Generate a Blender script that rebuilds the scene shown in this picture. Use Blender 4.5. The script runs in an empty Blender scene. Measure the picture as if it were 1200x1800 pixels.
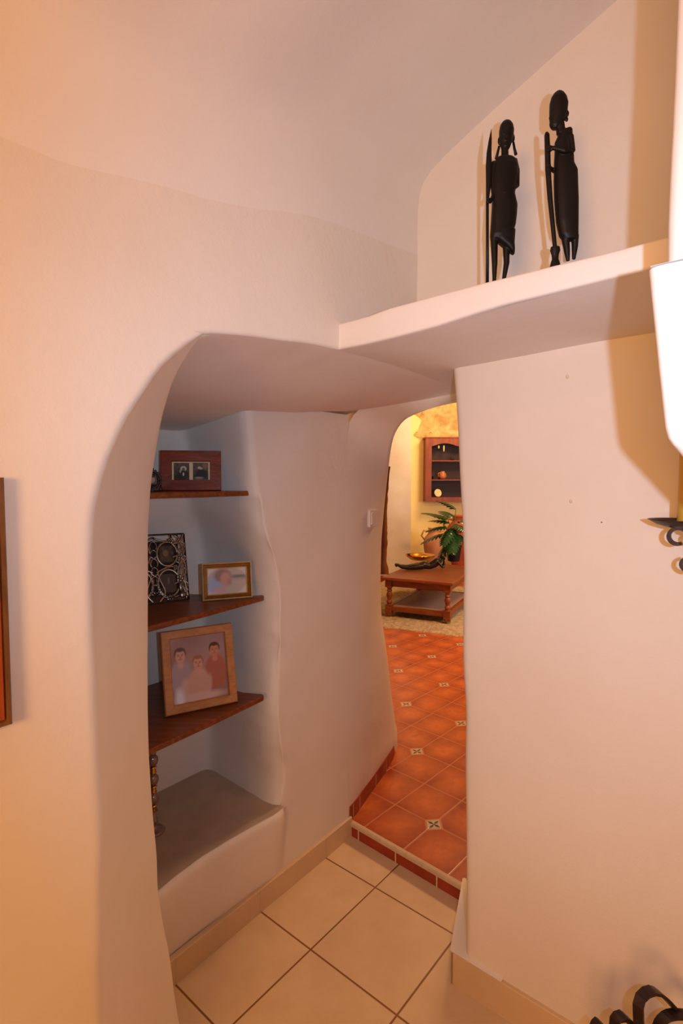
import bpy, math, random
from mathutils import Vector, noise
random.seed(7)
S = bpy.context.scene
COL = S.collection
PI = math.pi

# ------------------------------------------------------------------ camera
F = 950.0; H = 1.5; PITCH = math.atan(53 / F)
cd = bpy.data.cameras.new('camera'); cam = bpy.data.objects.new('camera', cd); COL.objects.link(cam)
cd.sensor_fit = 'VERTICAL'; cd.sensor_height = 36.0; cd.lens = F / 1800 * 36
cd.clip_start = 0.02
cam.location = (0, 0, H); cam.rotation_euler = (PI / 2 - PITCH, 0, 0)
S.camera = cam

# ------------------------------------------------------------------ light and exposure
S.view_settings.view_transform = 'Standard'; S.view_settings.look = 'None'
S.view_settings.gamma = 1; S.view_settings.use_curve_mapping = False
S.view_settings.exposure = 0.0
w = bpy.data.worlds.new('world'); S.world = w; w.use_nodes = True
w.node_tree.nodes['Background'].inputs[0].default_value = (1.0, .62, .3, 1)
w.node_tree.nodes['Background'].inputs[1].default_value = 0.02

def lamp(name, kind, loc, energy, color, target=None, **kw):
    d = bpy.data.lights.new(name, kind); d.energy = energy; d.color = color
    for k, v in kw.items(): setattr(d, k, v)
    o = bpy.data.objects.new(name, d); COL.objects.link(o); o.location = loc
    if target is not None:
        o.rotation_euler = (Vector(target) - Vector(loc)).to_track_quat('-Z', 'Y').to_euler()
    return o
# the on-camera flash, beside the lens (camera is held upright)
lamp('flash', 'SPOT', (.088, -.03, 1.518), 38, (.56, .76, 1.06), (.40, 1.2, 1.58), spot_size=math.radians(124), spot_blend=1.0, shadow_soft_size=.008)
# warm lamp of the near room, behind us on the left
lamp('room_lamp', 'AREA', (-.70, -1.10, 1.6), 28, (1.0, .50, .17), (.6, 1.3, 1.2), shape='SQUARE', size=.5)
# warm lamps and window light of the far room
lamp('far_room_lamp', 'AREA', (1.75, 7.1, 2.8), 40, (1.0, .68, .33), (1.3, 8.3, 1.4), shape='SQUARE', size=.5)
lamp('hall_lamp', 'AREA', (1.5, 3.9, 2.6), 62, (1.0, .57, .26), (1.0, 4.6, 0), shape='SQUARE', size=.5)
lamp('window_light', 'AREA', (2.6, 4.6, 1.5), 36, (1.0, .92, .88), (.8, 7.7, 1.1), shape='SQUARE', size=.8)

# ------------------------------------------------------------------ geometry of the place
OX, OY = .225, 1.64                       # inner corner between the left wall and the wall behind the ledge
UX, UY = math.cos(math.radians(50)), math.sin(math.radians(50))   # u runs along the left wall, away from us
VX, VY = UY, -UX                          # v runs along the ledge, towards us
def W(a, b, z): return Vector((OX + a * UX + b * VX, OY + a * UY + b * VY, z))
FW = Vector((0, math.cos(PITCH), -math.sin(PITCH))); UP = Vector((0, math.sin(PITCH), math.cos(PITCH))); RT = Vector((1, 0, 0))
C0 = Vector((0, 0, H))
def ray(x, y): return FW + RT * ((x - 600) / F) - UP * ((y - 900) / F)
def atz(x, y, z):
    d = ray(x, y); return C0 + d * ((z - H) / d.z)
def atd(x, y, Y):
    d = ray(x, y); return C0 + d * (Y / d.y)
def on_b(x, y, b):                         # measured on the plane b = const -> (a, z)
    n = Vector((VX, VY, 0)); d = ray(x, y); p = C0 + d * ((W(0, b, 0) - C0).dot(n) / d.dot(n))
    return ((p.x - OX) * UX + (p.y - OY) * UY, p.z)
def on_a(x, y, a):
    n = Vector((UX, UY, 0)); d = ray(x, y); p = C0 + d * ((W(a, 0, 0) - C0).dot(n) / d.dot(n))
    return ((p.x - OX) * VX + (p.y - OY) * VY, p.z)
def interp(x, pts):
    if x <= pts[0][0]: return pts[0][1]
    for (x0, y0), (x1, y1) in zip(pts, pts[1:]):
        if x <= x1: return y0 + (y1 - y0) * (x - x0) / (x1 - x0 + 1e-9)
    return pts[-1][1]
def sinterp(x, pts):                       # smooth interpolation (Catmull-Rom style tangents)
    if x <= pts[0][0]: return pts[0][1]
    if x >= pts[-1][0]: return pts[-1][1]
    for i in range(len(pts) - 1):
        if x <= pts[i + 1][0]:
            x0, y0 = pts[i]; x1, y1 = pts[i + 1]; h = x1 - x0 + 1e-9; t = (x - x0) / h
            def tan(j):
                if j <= 0 or j >= len(pts) - 1: return 0 if j <= 0 else (pts[j][1] - pts[j-1][1]) / (pts[j][0] - pts[j-1][0] + 1e-9)
                return (pts[j + 1][1] - pts[j - 1][1]) / (pts[j + 1][0] - pts[j - 1][0] + 1e-9)
            return ((2*t**3 - 3*t*t + 1) * y0 + (t**3 - 2*t*t + t) * h * tan(i) + (-2*t**3 + 3*t*t) * y1 + (t**3 - t*t) * h * tan(i + 1))
def lin(n, a, b): return [a + (b - a) * i / (n - 1) for i in range(n)]
def wob(p, amp=.004, sc=3.0):              # hand-trowelled plaster is never flat
    q = Vector(p) * sc
    return Vector(p) + noise.noise_vector(q) * amp + noise.noise_vector(q * 4.3) * amp * .22

# ------------------------------------------------------------------ materials
def srgb(r, g, b):
    f = lambda c: (c / 255 / 12.92) if c / 255 <= .04045 else ((c / 255 + .055) / 1.055) ** 2.4
    return (f(r), f(g), f(b), 1)
class Nt:
    def __init__(s, name, rough=.6, metallic=0, spec=.4):
        s.m = bpy.data.materials.new(name); s.m.use_nodes = True; s.t = s.m.node_tree; s.b = s.t.nodes['Principled BSDF']
        s.b.inputs['Roughness'].default_value = rough; s.b.inputs['Metallic'].default_value = metallic
        s.b.inputs['Specular IOR Level'].default_value = spec
    def n(s, kind, **kw):
        o = s.t.nodes.new(kind)
        for k, v in kw.items(): setattr(o, k, v)
        return o
    def l(s, a, b): s.t.links.new(a, b)
    def setin(s, sock, v):
        if hasattr(v, 'is_linked') or hasattr(v, 'links'): s.l(v, sock)
        else: sock.default_value = v
    def math(s, op, a, b=0.0, c=None):
        o = s.n('ShaderNodeMath', operation=op); s.setin(o.inputs[0], a); s.setin(o.inputs[1], b)
        if c is not None: s.setin(o.inputs[2], c)
        return o.outputs[0]
    def mix(s, f, a, b):
        o = s.n('ShaderNodeMix', data_type='RGBA'); s.setin(o.inputs[0], f); s.setin(o.inputs[6], a); s.setin(o.inputs[7], b)
        return o.outputs[2]
    def noise(s, vec, scale, detail=4, rough=.55, dist=0):
        o = s.n('ShaderNodeTexNoise'); s.l(vec, o.inputs['Vector']); o.inputs['Scale'].default_value = scale
        o.inputs['Detail'].default_value = detail; o.inputs['Roughness'].default_value = rough; o.inputs['Distortion'].default_value = dist
        return o.outputs['Fac']
    def ramp(s, f, lo, hi):
        o = s.n('ShaderNodeMapRange'); s.setin(o.inputs[0], f); o.inputs[1].default_value = lo; o.inputs[2].default_value = hi
        return o.outputs[0]
    def obj(s): return s.n('ShaderNodeTexCoord').outputs['Object']
    def uv(s): return s.n('ShaderNodeTexCoord').outputs['UV']
    def sep(s, v):
        o = s.n('ShaderNodeSeparateXYZ'); s.l(v, o.inputs[0]); return o.outputs
    def scale(s, v, k):
        o = s.n('ShaderNodeVectorMath', operation='MULTIPLY'); s.l(v, o.inputs[0]); o.inputs[1].default_value = k; return o.outputs[0]
    def color(s, c): s.setin(s.b.inputs['Base Color'], c); return s
    def bump(s, h, strength=.3, dist=.01):
        o = s.n('ShaderNodeBump'); o.inputs['Strength'].default_value = strength; o.inputs['Distance'].default_value = dist
        s.l(h, o.inputs['Height']); s.l(o.outputs[0], s.b.inputs['Normal']); return s

def plaster(name, col, col2, bump=.35, rough=.75):
    k = Nt(name, rough, spec=.25); v = k.obj()
    n1 = k.noise(v, 2.2, 5); n2 = k.noise(v, 38, 6, .6); n3 = k.noise(v, 230, 3)
    k.color(k.mix(k.ramp(n1, .35, .7), col, col2))
    h = k.math('ADD', k.math('MULTIPLY', n2, .5), k.math('ADD', k.math('MULTIPLY', n1, 1.5), k.math('MULTIPLY', n3, .12)))
    k.bump(h, bump, .006); return k.m
def plain(name, col, rough=.5, metallic=0, var=.12, sc=20, spec=.4, bump=0):
    k = Nt(name, rough, metallic, spec); v = k.obj(); n1 = k.noise(v, sc, 4)
    d = (col[0] * (1 - var), col[1] * (1 - var), col[2] * (1 - var), 1); e = (min(1, col[0] * (1 + var)), min(1, col[1] * (1 + var)), min(1, col[2] * (1 + var)), 1)
    k.color(k.mix(k.ramp(n1, .3, .7), d, e))
    if bump: k.bump(n1, bump, .003)
    return k.m
def wood(name, c1, c2, axis=(1, 12, 12), rough=.4, sc=6):
    k = Nt(name, rough); v = k.scale(k.obj(), axis); n1 = k.noise(v, sc, 6, .6, .8); n2 = k.noise(v, sc * 5, 3)
    f = k.ramp(k.math('ADD', k.math('MULTIPLY', n1, .75), k.math('MULTIPLY', n2, .25)), .36, .64)
    k.color(k.mix(f, c1, c2)); k.bump(f, .12, .002); return k.m

M = {}
M['plaster'] = plaster('white_plaster', srgb(236, 225, 212), srgb(230, 217, 202))
M['plaster_smooth'] = plaster('smooth_white_plaster', srgb(240, 231, 222), srgb(235, 224, 214), .2)
M['far_plaster'] = plaster('far_white_plaster', srgb(232, 218, 196), srgb(216, 196, 168), .25)
M['yellow'] = plaster('yellow_plaster', srgb(242, 216, 146), srgb(238, 208, 134), .25)
M['stone_sill'] = plain('brown_stone_sill', srgb(190, 166, 142), .5, var=.12, sc=9)
M['grout'] = plain('pale_grout', srgb(205, 178, 148), .8, var=.1, sc=40)
M['shelf_front'] = wood('shelf_wood', srgb(92, 42, 14), srgb(146, 76, 30), (1, 10, 10), .35)
M['frame_dark'] = wood('mahogany', srgb(104, 38, 12), srgb(146, 62, 24), (2, 9, 9), .32)
M['frame_oak'] = wood('honey_oak', srgb(178, 112, 60), srgb(206, 140, 82), (3, 8, 8), .4)
M['frame_red'] = wood('red_brown_moulding', srgb(122, 48, 18), srgb(168, 78, 34), (9, 9, 1), .3)
M['frame_olive'] = wood('olive_brown_edge', srgb(96, 62, 32), srgb(128, 86, 46), (9, 9, 1), .35)
M['ebony'] = plain('ebony', srgb(17, 11, 9), .5, var=.25, sc=30, spec=.28, bump=.1)
M['iron'] = plain('wrought_iron', srgb(52, 38, 34), .42, .55, .2, 40, bump=.2)
M['gold'] = plain('gilt_metal', srgb(232, 200, 140), .3, .4, .12, 60)  # base colour brightened to stand in for highlights on the gilt edges
M['dark_gold'] = plain('dark_gilt', srgb(140, 92, 34), .38, .6, .15, 60)
M['silver'] = plain('tarnished_silver', srgb(150, 134, 118), .3, .9, .35, 60)
M['silver_dark'] = plain('oxidised_silver', srgb(78, 66, 56), .4, .75, .3, 60)
M['brass'] = plain('polished_brass', srgb(214, 160, 72), .16, 1, .05, 20)
M['bronze'] = plain('dark_bronze', srgb(48, 36, 24), .3, .6, .2, 30)
M['table_wood'] = wood('table_wood', srgb(106, 48, 17), srgb(146, 76, 32), (1.5, 8, 8), .42, 3)
M['cabinet_wood'] = wood('cabinet_wood', srgb(112, 44, 12), srgb(142, 62, 20), (6, 6, 1), .5, 3)
M['cabinet_back'] = plain('cabinet_back', srgb(48, 18, 10), .6)
M['pot'] = plain('black_plastic', srgb(26, 24, 28), .35, var=.05)
M['leaf'] = plain('leaf_green', srgb(36, 70, 28), .2, var=.35, sc=14, spec=.6)
M['stem'] = plain('stem_green', srgb(70, 96, 36), .5)
M['terracotta'] = plain('pale_terracotta', srgb(206, 138, 92), .75, var=.12, sc=9, bump=.15)
M['red_clay'] = plain('red_clay', srgb(168, 70, 36), .6, var=.15, sc=12)
M['candle'] = plain('yellow_wax', srgb(206, 160, 62), .45, var=.1, sc=8)
M['switch'] = plain('switch_plastic', srgb(228, 214, 204), .35, var=.02)
M['cream'] = plain('cream_ceramic', srgb(222, 200, 150), .35, var=.15, sc=40)
M['rust_ceramic'] = plain('brown_ceramic', srgb(176, 104, 66), .45, var=.2, sc=30)
M['dark'] = plain('dark_back', srgb(40, 28, 22), .8)
M['glass_brown'] = plain('smoky_brown_glass', srgb(142, 112, 98), .12, .25, .1, 30, .8)
M['brown_crust'] = plaster('brown_mortar', srgb(150, 92, 46), srgb(118, 66, 30), .8)
def rock():
    k = Nt('exposed_rock', .9, spec=.15); v = k.obj(); n1 = k.noise(v, 4.5, 8, .65, .8); n2 = k.noise(v, 14, 6, .7)
    c = k.mix(k.ramp(n1, .38, .62), srgb(196, 160, 100), srgb(236, 208, 146)); c = k.mix(k.ramp(n2, .62, .74), c, srgb(160, 104, 62))
    k.color(c); k.bump(n2, 1.0, .05); return k.m
M['rock'] = rock()
def cream_tiles():
    k = Nt('cream_floor_tile', .38, spec=.4); u = k.uv(); x, y, z = k.sep(u)
    dx = k.math('ABSOLUTE', k.math('SUBTRACT', k.math('FRACT', x), .5)); dy = k.math('ABSOLUTE', k.math('SUBTRACT', k.math('FRACT', y), .5))
    d = k.math('SUBTRACT', .5, k.math('MAXIMUM', dx, dy)); g = k.ramp(d, .006, .011)
    fl = k.n('ShaderNodeCombineXYZ'); k.l(k.math('FLOOR', x), fl.inputs[0]); k.l(k.math('FLOOR', y), fl.inputs[1])
    wn = k.n('ShaderNodeTexWhiteNoise'); k.l(fl.outputs[0], wn.inputs[0])
    n1 = k.noise(u, 2.4, 5, .6); n2 = k.noise(u, 40, 3)
    c = k.mix(k.ramp(n1, .3, .7), srgb(208, 178, 142), srgb(222, 194, 158)); c = k.mix(k.math('MULTIPLY', wn.outputs[0], .25), c, srgb(202, 170, 134))
    k.color(k.mix(g, srgb(128, 82, 48), c)); k.bump(k.math('ADD', k.math('MULTIPLY', g, 1), k.math('MULTIPLY', n2, .05)), .4, .002); return k.m
M['cream_tiles'] = cream_tiles()
M['cream_skirt'] = plain('cream_skirting_tile', srgb(214, 184, 146), .4, var=.08, sc=5)
def terra_tiles():
    k = Nt('terracotta_floor_tile', .3, spec=.45); u = k.uv(); x, y, z = k.sep(u)
    fx = k.math('SUBTRACT', k.math('FRACT', x), .5); fy = k.math('SUBTRACT', k.math('FRACT', y), .5)
    ax = k.math('ABSOLUTE', fx); ay = k.math('ABSOLUTE', fy)
    d = k.math('SUBTRACT', .5, k.math('MAXIMUM', ax, ay))
    grid = k.ramp(d, .012, .022)                      # 0 in the joints
    def near(c):                                     # distance to the nearest even joint crossing, in tiles
        h = k.math('SUBTRACT', k.math('FRACT', k.math('ADD', k.math('MULTIPLY', c, .5), .5)), .5)
        return k.math('ABSOLUTE', k.math('MULTIPLY', h, 2))
    ex = near(x); ey = near(y); L = k.math('ADD', ex, ey)
    n1 = k.noise(u, 1.7, 5, .6, .3); n2 = k.noise(u, 6, 5)
    r = k.math('ADD', k.math('POWER', k.math('ADD', k.math('POWER', ax, 2.4), k.math('POWER', ay, 2.4)), .42), k.math('MULTIPLY', k.math('SUBTRACT', n1, .5), .9))
    c = k.mix(k.ramp(r, .05, .68), srgb(206, 110, 54), srgb(146, 54, 24)); c = k.mix(k.math('MULTIPLY', k.ramp(n2, .45, .75), .7), c, srgb(176, 80, 38)); c = k.mix(k.math('MULTIPLY', k.ramp(k.noise(u, 2.6, 6, .65, .5), .55, .8), .55), c, srgb(120, 42, 20))
    grout = srgb(192, 116, 78)
    c = k.mix(grid, grout, c)
    ins = k.math('LESS_THAN', L, .235); c = k.mix(ins, c, srgb(196, 128, 92))
    ins2 = k.math('LESS_THAN', L, .185); c = k.mix(ins2, c, srgb(206, 176, 140))
    mn = k.math('MINIMUM', ex, ey); mx = k.math('MAXIMUM', ex, ey)
    pet = k.math('MULTIPLY', k.math('LESS_THAN', mn, k.math('SUBTRACT', .034, k.math('MULTIPLY', k.math('ABSOLUTE', k.math('SUBTRACT', mx, .075)), .42))), k.math('LESS_THAN', mx, .15))
    c = k.mix(pet, c, srgb(64, 72, 72))
    k.color(c); k.bump(k.math('ADD', grid, k.math('MULTIPLY', n2, .3)), .25, .002); return k.m
M['terra_tiles'] = terra_tiles()
def rug_mat():
    k = Nt('shag_rug', .95, spec=.05); v = k.obj(); n1 = k.noise(v, 22, 6, .7); n2 = k.noise(v, 3, 4)
    k.color(k.mix(k.ramp(n1, .3, .7), srgb(160, 126, 86), srgb(214, 186, 144))); k.bump(k.math('ADD', n1, n2), .9, .03); return k.m
M['rug'] = rug_mat()
M['terra_skirt'] = plain('terracotta_skirting', srgb(150, 58, 30), .4, var=.25, sc=9)
def rush():
    k = Nt('slatted_shelf', .6); v = k.sep(k.obj()); s = k.math('FRACT', k.math('MULTIPLY', v[1], 26)); f = k.ramp(s, .12, .35)
    k.color(k.mix(f, srgb(104, 74, 58), srgb(182, 142, 116))); return k.m
M['rush'] = rush()

# ------------------------------------------------------------------ mesh helpers
class MB:
    def __init__(s): s.v = []; s.f = []; s.col = []; s.uvs = None
    def add(s, vs, fs):
        o = len(s.v); s.v += [tuple(p) for p in vs]; s.f += [tuple(i + o for i in f) for f in fs]; return s
    def grid(s, rows, close_u=False):
        n = len(rows[0]); vs = [p for r in rows for p in r]; fs = []
        for i in range(len(rows) - 1):
            for j in range(n - (0 if close_u else 1)):
                k = (j + 1) % n; fs.append((i * n + j, i * n + k, (i + 1) * n + k, (i + 1) * n + j))
        return s.add(vs, fs)
    def box(s, x0, y0, z0, x1, y1, z1):
        vs = [(x, y, z) for z in (z0, z1) for y in (y0, y1) for x in (x0, x1)]
        return s.add(vs, [(0, 2, 3, 1), (4, 5, 7, 6), (0, 1, 5, 4), (2, 6, 7, 3), (0, 4, 6, 2), (1, 3, 7, 5)])
    def loft(s, secs, n=20, sq=2.0):           # secs: (centre, rx, ry) horizontal ellipses
        rows = []
        for c, rx, ry in secs:
            r = []
            for i in range(n):
                t = 2 * PI * i / n; cx, sx = math.cos(t), math.sin(t)
                r.append((c[0] + rx * math.copysign(abs(cx) ** (2 / sq), cx), c[1] + ry * math.copysign(abs(sx) ** (2 / sq), sx), c[2]))
            rows.append(r)
        o = len(s.v); s.grid(rows, True); k = len(rows)
        s.f.append(tuple(o + i for i in reversed(range(n)))); s.f.append(tuple(o + (k - 1) * n + i for i in range(n))); return s
    def lathe(s, prof, n=24, c=(0, 0, 0)):
        return s.loft([((c[0], c[1], c[2] + z), r, r) for r, z in prof], n)
    def tube(s, pts, r, n=10, flat=1.0, up=None):
        pts = [Vector(p) for p in pts]; rows = []; ref = Vector(up) if up else Vector((.13, .97, .2)).normalized()
        for i, p in enumerate(pts):
            t = (pts[min(i + 1, len(pts) - 1)] - pts[max(i - 1, 0)]).normalized()
            a = (ref - t * ref.dot(t)).normalized(); b = t.cross(a); rr = r[i] if isinstance(r, (list, tuple)) else r
            rows.append([p + a * (math.cos(2 * PI * j / n) * rr * flat) + b * (math.sin(2 * PI * j / n) * rr) for j in range(n)])
        o = len(s.v); s.grid(rows, True); k = len(rows)
        s.f.append(tuple(o + i for i in reversed(range(n)))); s.f.append(tuple(o + (k - 1) * n + i for i in range(n))); return s
    def strap(s, pts, wd, th, up):             # flat bar: width along up, thickness across
        pts = [Vector(p) for p in pts]; rows = []; ref = Vector(up).normalized()
        for i, p in enumerate(pts):
            t = (pts[min(i + 1, len(pts) - 1)] - pts[max(i - 1, 0)]).normalized()
            a = (ref - t * ref.dot(t)).normalized(); b = t.cross(a)
            rows.append([p + a * (wd / 2 * i2) + b * (th / 2 * j2) for i2, j2 in ((-1, -1), (1, -1), (1, 1), (-1, 1))])
        o = len(s.v); s.grid(rows, True); k = len(rows)
        s.f.append((o + 3, o + 2, o + 1, o)); s.f.append(tuple(o + (k - 1) * 4 + i for i in range(4))); return s
    def ball(s, c, rx, ry=None, rz=None, n=16):
        ry = ry or rx; rz = rz or rx
        return s.loft([((c[0], c[1], c[2] - rz * math.cos(PI * (i + .01) / 10.02)), rx * math.sin(PI * (i + .12) / 10.24), ry * math.sin(PI * (i + .12) / 10.24)) for i in range(11)], n)
    def prism(s, outline, y0, y1):             # outline in x,z
        n = len(outline); vs = [(x, y0, z) for x, z in outline] + [(x, y1, z) for x, z in outline]
        fs = [tuple(range(n)), tuple(range(2 * n - 1, n - 1, -1))] + [(i, n + i, n + (i + 1) % n, (i + 1) % n) for i in range(n)]
        return s.add(vs, fs)
    def build(s, name, mat, parent=None, smooth=False, bevel=0, remesh=0, merge=False, fixn=True):
        me = bpy.data.meshes.new(name); me.from_pydata(s.v, [], s.f); me.update()
        if merge or fixn:
            import bmesh
            bm = bmesh.new(); bm.from_mesh(me)
            if merge: bmesh.ops.remove_doubles(bm, verts=bm.verts, dist=.0004)
            if fixn: bmesh.ops.recalc_face_normals(bm, faces=bm.faces)
            bm.to_mesh(me); bm.free()
        me.materials.append(M[mat] if isinstance(mat, str) else mat)
        o = bpy.data.objects.new(name, me); COL.objects.link(o)
        if smooth:
            for p in me.polygons: p.use_smooth = True
            if smooth == 'auto':
                me.set_sharp_from_angle(angle=math.radians(38))
        if remesh:
            r = o.modifiers.new('r', 'REMESH'); r.mode = 'VOXEL'; r.voxel_size = remesh; r.use_smooth_shade = True
            q = o.modifiers.new('s', 'SMOOTH'); q.factor = .5; q.iterations = 4
        if bevel:
            q = o.modifiers.new('b', 'BEVEL'); q.width = bevel; q.segments = 2; q.limit_method = 'ANGLE'; q.angle_limit = math.radians(40)
        if parent is not None: o.parent = parent
        return o
def tag(o, label=None, cat=None, group=None, kind=None):
    if label: o['label'] = label
    if cat: o['category'] = cat
    if group: o['group'] = group
    if kind: o['kind'] = kind
    return o
def thing(name, loc, rz, label, cat, group=None):
    o = bpy.data.objects.new(name, None); COL.objects.link(o); o.empty_display_size = .05
    o.location = loc; o.rotation_euler = (0, 0, rz); return tag(o, label, cat, group)
def struct(o, label, cat='wall'): return tag(o, label, cat, kind='structure')
def set_uv(o, fn):
    me = o.data; uv = me.uv_layers.new(name='UVMap')
    for lp in me.loops: uv.data[lp.index].uv = fn(me.vertices[lp.vertex_index].co)
def to_ab(p): return ((p[0] - OX) * UX + (p[1] - OY) * UY, (p[0] - OX) * VX + (p[1] - OY) * VY)

# ------------------------------------------------------------------ near room shell
AMIN, BMAX = -4.0, 2.7
outer = [(0, -.985)] + sorted([(on_b(x, y, 0)[1], on_b(x, y, 0)[0]) for x, y in
    [(177, 1750), (175, 1700), (177, 1633), (176, 1567), (179, 1467), (173, 1350), (165, 1200), (160, 1100), (158, 1000), (163, 900), (171, 860), (182, 818), (202, 768), (223, 727), (252, 685), (278, 648), (319, 610), (345, 591), (357, 586)]])
ZC = outer[-1][0]; AC = outer[-1][1]
inn = []
for x, y, b in [(357, 586, 0), (344, 606, -.04), (319, 643, -.11), (302, 685, -.19), (286, 743, -.27), (275, 802, -.32), (267, 852, -.34), (261, 920, -.35), (260, 1000, -.35), (262, 1200, -.35), (264, 1317, -.35), (268, 1383, -.35), (271, 1433, -.35), (277, 1500, -.35), (279, 1560, -.355), (287, 1620, -.36), (297, 1673, -.37), (305, 1733, -.37), (315, 1793, -.37)]:
    a, z = on_b(x, y, b); inn.append((z, a, b))
inn.append((0, inn[-1][1] + .004, -.37)); inn.sort()
in_a = [(z, a) for z, a, b in inn]; in_b = [(z, b) for z, a, b in inn]
top_front = sorted([on_b(x, y, 0) for x, y in [(357, 586), (375, 585), (400, 586), (450, 591), (500, 599), (545, 604), (575, 610), (592, 614)]] + [(-.3, 1.832), (0, 1.826), (.4, 1.8)])
SOFF = [(-1.2, 1.70), (-.6, 1.735), (-.2, 1.737), (0, 1.75), (.2, 1.775), (.34, 1.79)]
def soffit_z(a, b):
    zf = sinterp(a, top_front); zb = interp(a, SOFF)
    if b >= 0:
        return zf if b < .001 else 1.826
    if b > -.51:
        t = -b / .51; return zf + (zb - zf) * (t * t * (3 - 2 * t) * .5 + t * .5)
    return zb - (-.51 - b) * .13
lower = []
FARA = lin(42, AMIN, -1.2) + lin(5, -1.16, -1.03)
for i in range(73):
    z = ZC * (i / 72); ao = sinterp(z, outer); ai = sinterp(z, in_a); bi = sinterp(z, in_b); row = []
    for a in FARA: row.append((a, 0))
    wd = math.hypot(ai - ao, bi); k = min(.013, wd * .3) / max(wd, 1e-6)
    p1 = (ao - .013, 0); p2 = (ao + (ai - ao) * k, bi * k); cc = (ao, 0)
    row.append((ao - .019, 0))
    for t in lin(7, 0, 1): row.append(((1-t)**2 * p1[0] + 2*t*(1-t) * cc[0] + t*t * p2[0], (1-t)**2 * p1[1] + 2*t*(1-t) * cc[1] + t*t * p2[1]))
    k2 = 1 - k
    for t in [k * 1.5] + lin(9, k, k2)[1:]: row.append((ao + (ai - ao) * t, bi * t - .012 * math.sin(PI * t) * min(1, wd / .3)))
    q1 = row[-1]; cc = (ai, bi); q2 = (ai - .016, bi - .008)
    for t in lin(6, 0, 1)[1:]: row.append(((1-t)**2 * q1[0] + 2*t*(1-t) * cc[0] + t*t * q2[0], (1-t)**2 * q1[1] + 2*t*(1-t) * cc[1] + t*t * q2[1]))
    row.append((ai - .12, bi - .06)); row.append((-.86, -.52))
    lower.append([wob(W(a, b, z)) for a, b in row])
wl = MB().grid(lower)
SPR = [(-4, 2.17), (-1.04, 2.19), (-.88, 2.22), (-.7, 2.25), (-.45, 2.315), (0, 2.37)]
rows = []
acols = FARA + [-1, -.95, -.9, -.86, -.83, -.81] + lin(34, AC, 0)
for a in acols:
    r = []; sp = sinterp(a, SPR) - .2
    if a < AC - 1e-5: z0 = ZC; r += [W(a, 0, z0 - .012 + .001 * q) for q in range(6)]
    else:
        z0 = sinterp(a, top_front); k = .012
        for t in lin(6, 0, 1): r.append(W(a, (1 - t) ** 2 * -k, z0 + t * t * k))
    for t in lin(12, 0, 1)[1:]: r.append(W(a, 0, z0 + .012 + (sp - z0 - .012) * t))
    rows.append([wob(p) for p in r])
wl.grid(rows)
struct(wl.build('wall_left', 'plaster', smooth=True), 'white trowelled plaster wall with an arched opening at its right end')
rows = []
PRO = [(0, -.2), (0, -.14), (.002, -.08), (.008, -.03), (.02, .0), (.045, .025), (.09, .05), (.15, .078), (.22, .11), (.3, .142), (.37, .17), (.53, .23), (.75, .3), (1, .36), (1.4, .43), (1.9, .47), (BMAX, .48)]
for a in acols + [.02]:
    sp = sinterp(a, SPR); rows.append([wob(W(a, b, sp + dz)) for b, dz in PRO])
struct(MB().grid(rows).build('ceiling', 'plaster_smooth', smooth=True), 'white vaulted plaster ceiling curving down to the left wall', 'ceiling')
# end wall above the ledge, right wall below it with its rounded corner into the passage
ew = MB().grid([[wob(W(0, b, z), .003) for b in lin(28, -.03, BMAX)] for z in lin(14, 1.87, 2.95)])
struct(ew.build('wall_back', 'plaster', smooth=True), 'white plaster wall behind the ledge with the carved figures')
corner = [(0, .182), (.1, .184), (.25, .182), (.41, .18)] + sorted([(on_a(x, y, 0)[1], on_a(x, y, 0)[0]) for x, y in [(817, 1420), (816, 1340), (817, 1250), (813, 1170), (812, 1100), (812, 1000), (809, 900), (806, 830), (804, 760), (798, 680), (795, 650)]])
rows = []
for z in lin(60, 0, 1.85):
    bc = sinterp(z, corner); r = []
    r.append(W(.42, bc - .16, z)); r.append(W(.2, bc - .075, z))
    for t in lin(6, 0, 1): r.append(W(.025 * (1 - t) ** 2, bc - .008 * (1 - t) ** 2 + .02 * t * t, z))
    for b in lin(16, bc + .05, BMAX): r.append(W(0, b, z))
    rows.append([wob(p, .003) for p in r])
struct(MB().grid(rows).build('wall_right', 'plaster', smooth=True), 'white plaster wall under the ledge, right of the passage')
# closing walls of the near room behind the camera
cw = MB().grid([[W(a, BMAX, z) for a in (AMIN, 0)] for z in (0, 2.95)]); struct(cw.build('wall_front', 'plaster'), 'plaster wall behind the camera')
cw = MB().grid([[W(AMIN, b, z) for b in (0, BMAX)] for z in (0, 2.95)]); struct(cw.build('wall_far', 'plaster'), 'plaster wall at the far side behind the camera')
# soffit of the passage
rows = []
for a in lin(48, -1.15, .36):
    r = []
    for b in [0 if a > -.372 else -.006, -.022] + lin(26, -.05, -1.02): r.append(W(a, b if a > AC or b < -.02 else -.022, soffit_z(a, b) + (.0012 if b > -.01 else 0)))
    r2 = []
    if a >= -.365:
        pass
    rows.append([wob(p) for p in r])
sf = MB().grid(rows)
rows = []
def soff_right(a, b):
    zb = interp(b, [(0, sinterp(a, top_front)), (.12, 1.822), (.5, 1.832), (1, 1.835)]); zf = interp(b, [(0, 1.829), (.08, 1.829), (.15, 1.831), (.27, 1.836), (.42, 1.85), (.61, 1.857), (1, 1.86)])
    if a > 0: return interp(b, [(0, sinterp(a, top_front)), (.2, 1.822)])
    t = -a / .36; return zb + (zf - zb) * t
for a in [-.352, -.34] + lin(12, -.32, 0) + [.1, .2, .3, .36]:
    bm = 1.2 if a <= 0 else .25
    rows.append([wob(W(a, b * bm, soff_right(a, b * bm))) for b in [0] + lin(24, .02, 1)])
sf.grid(rows)
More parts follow.
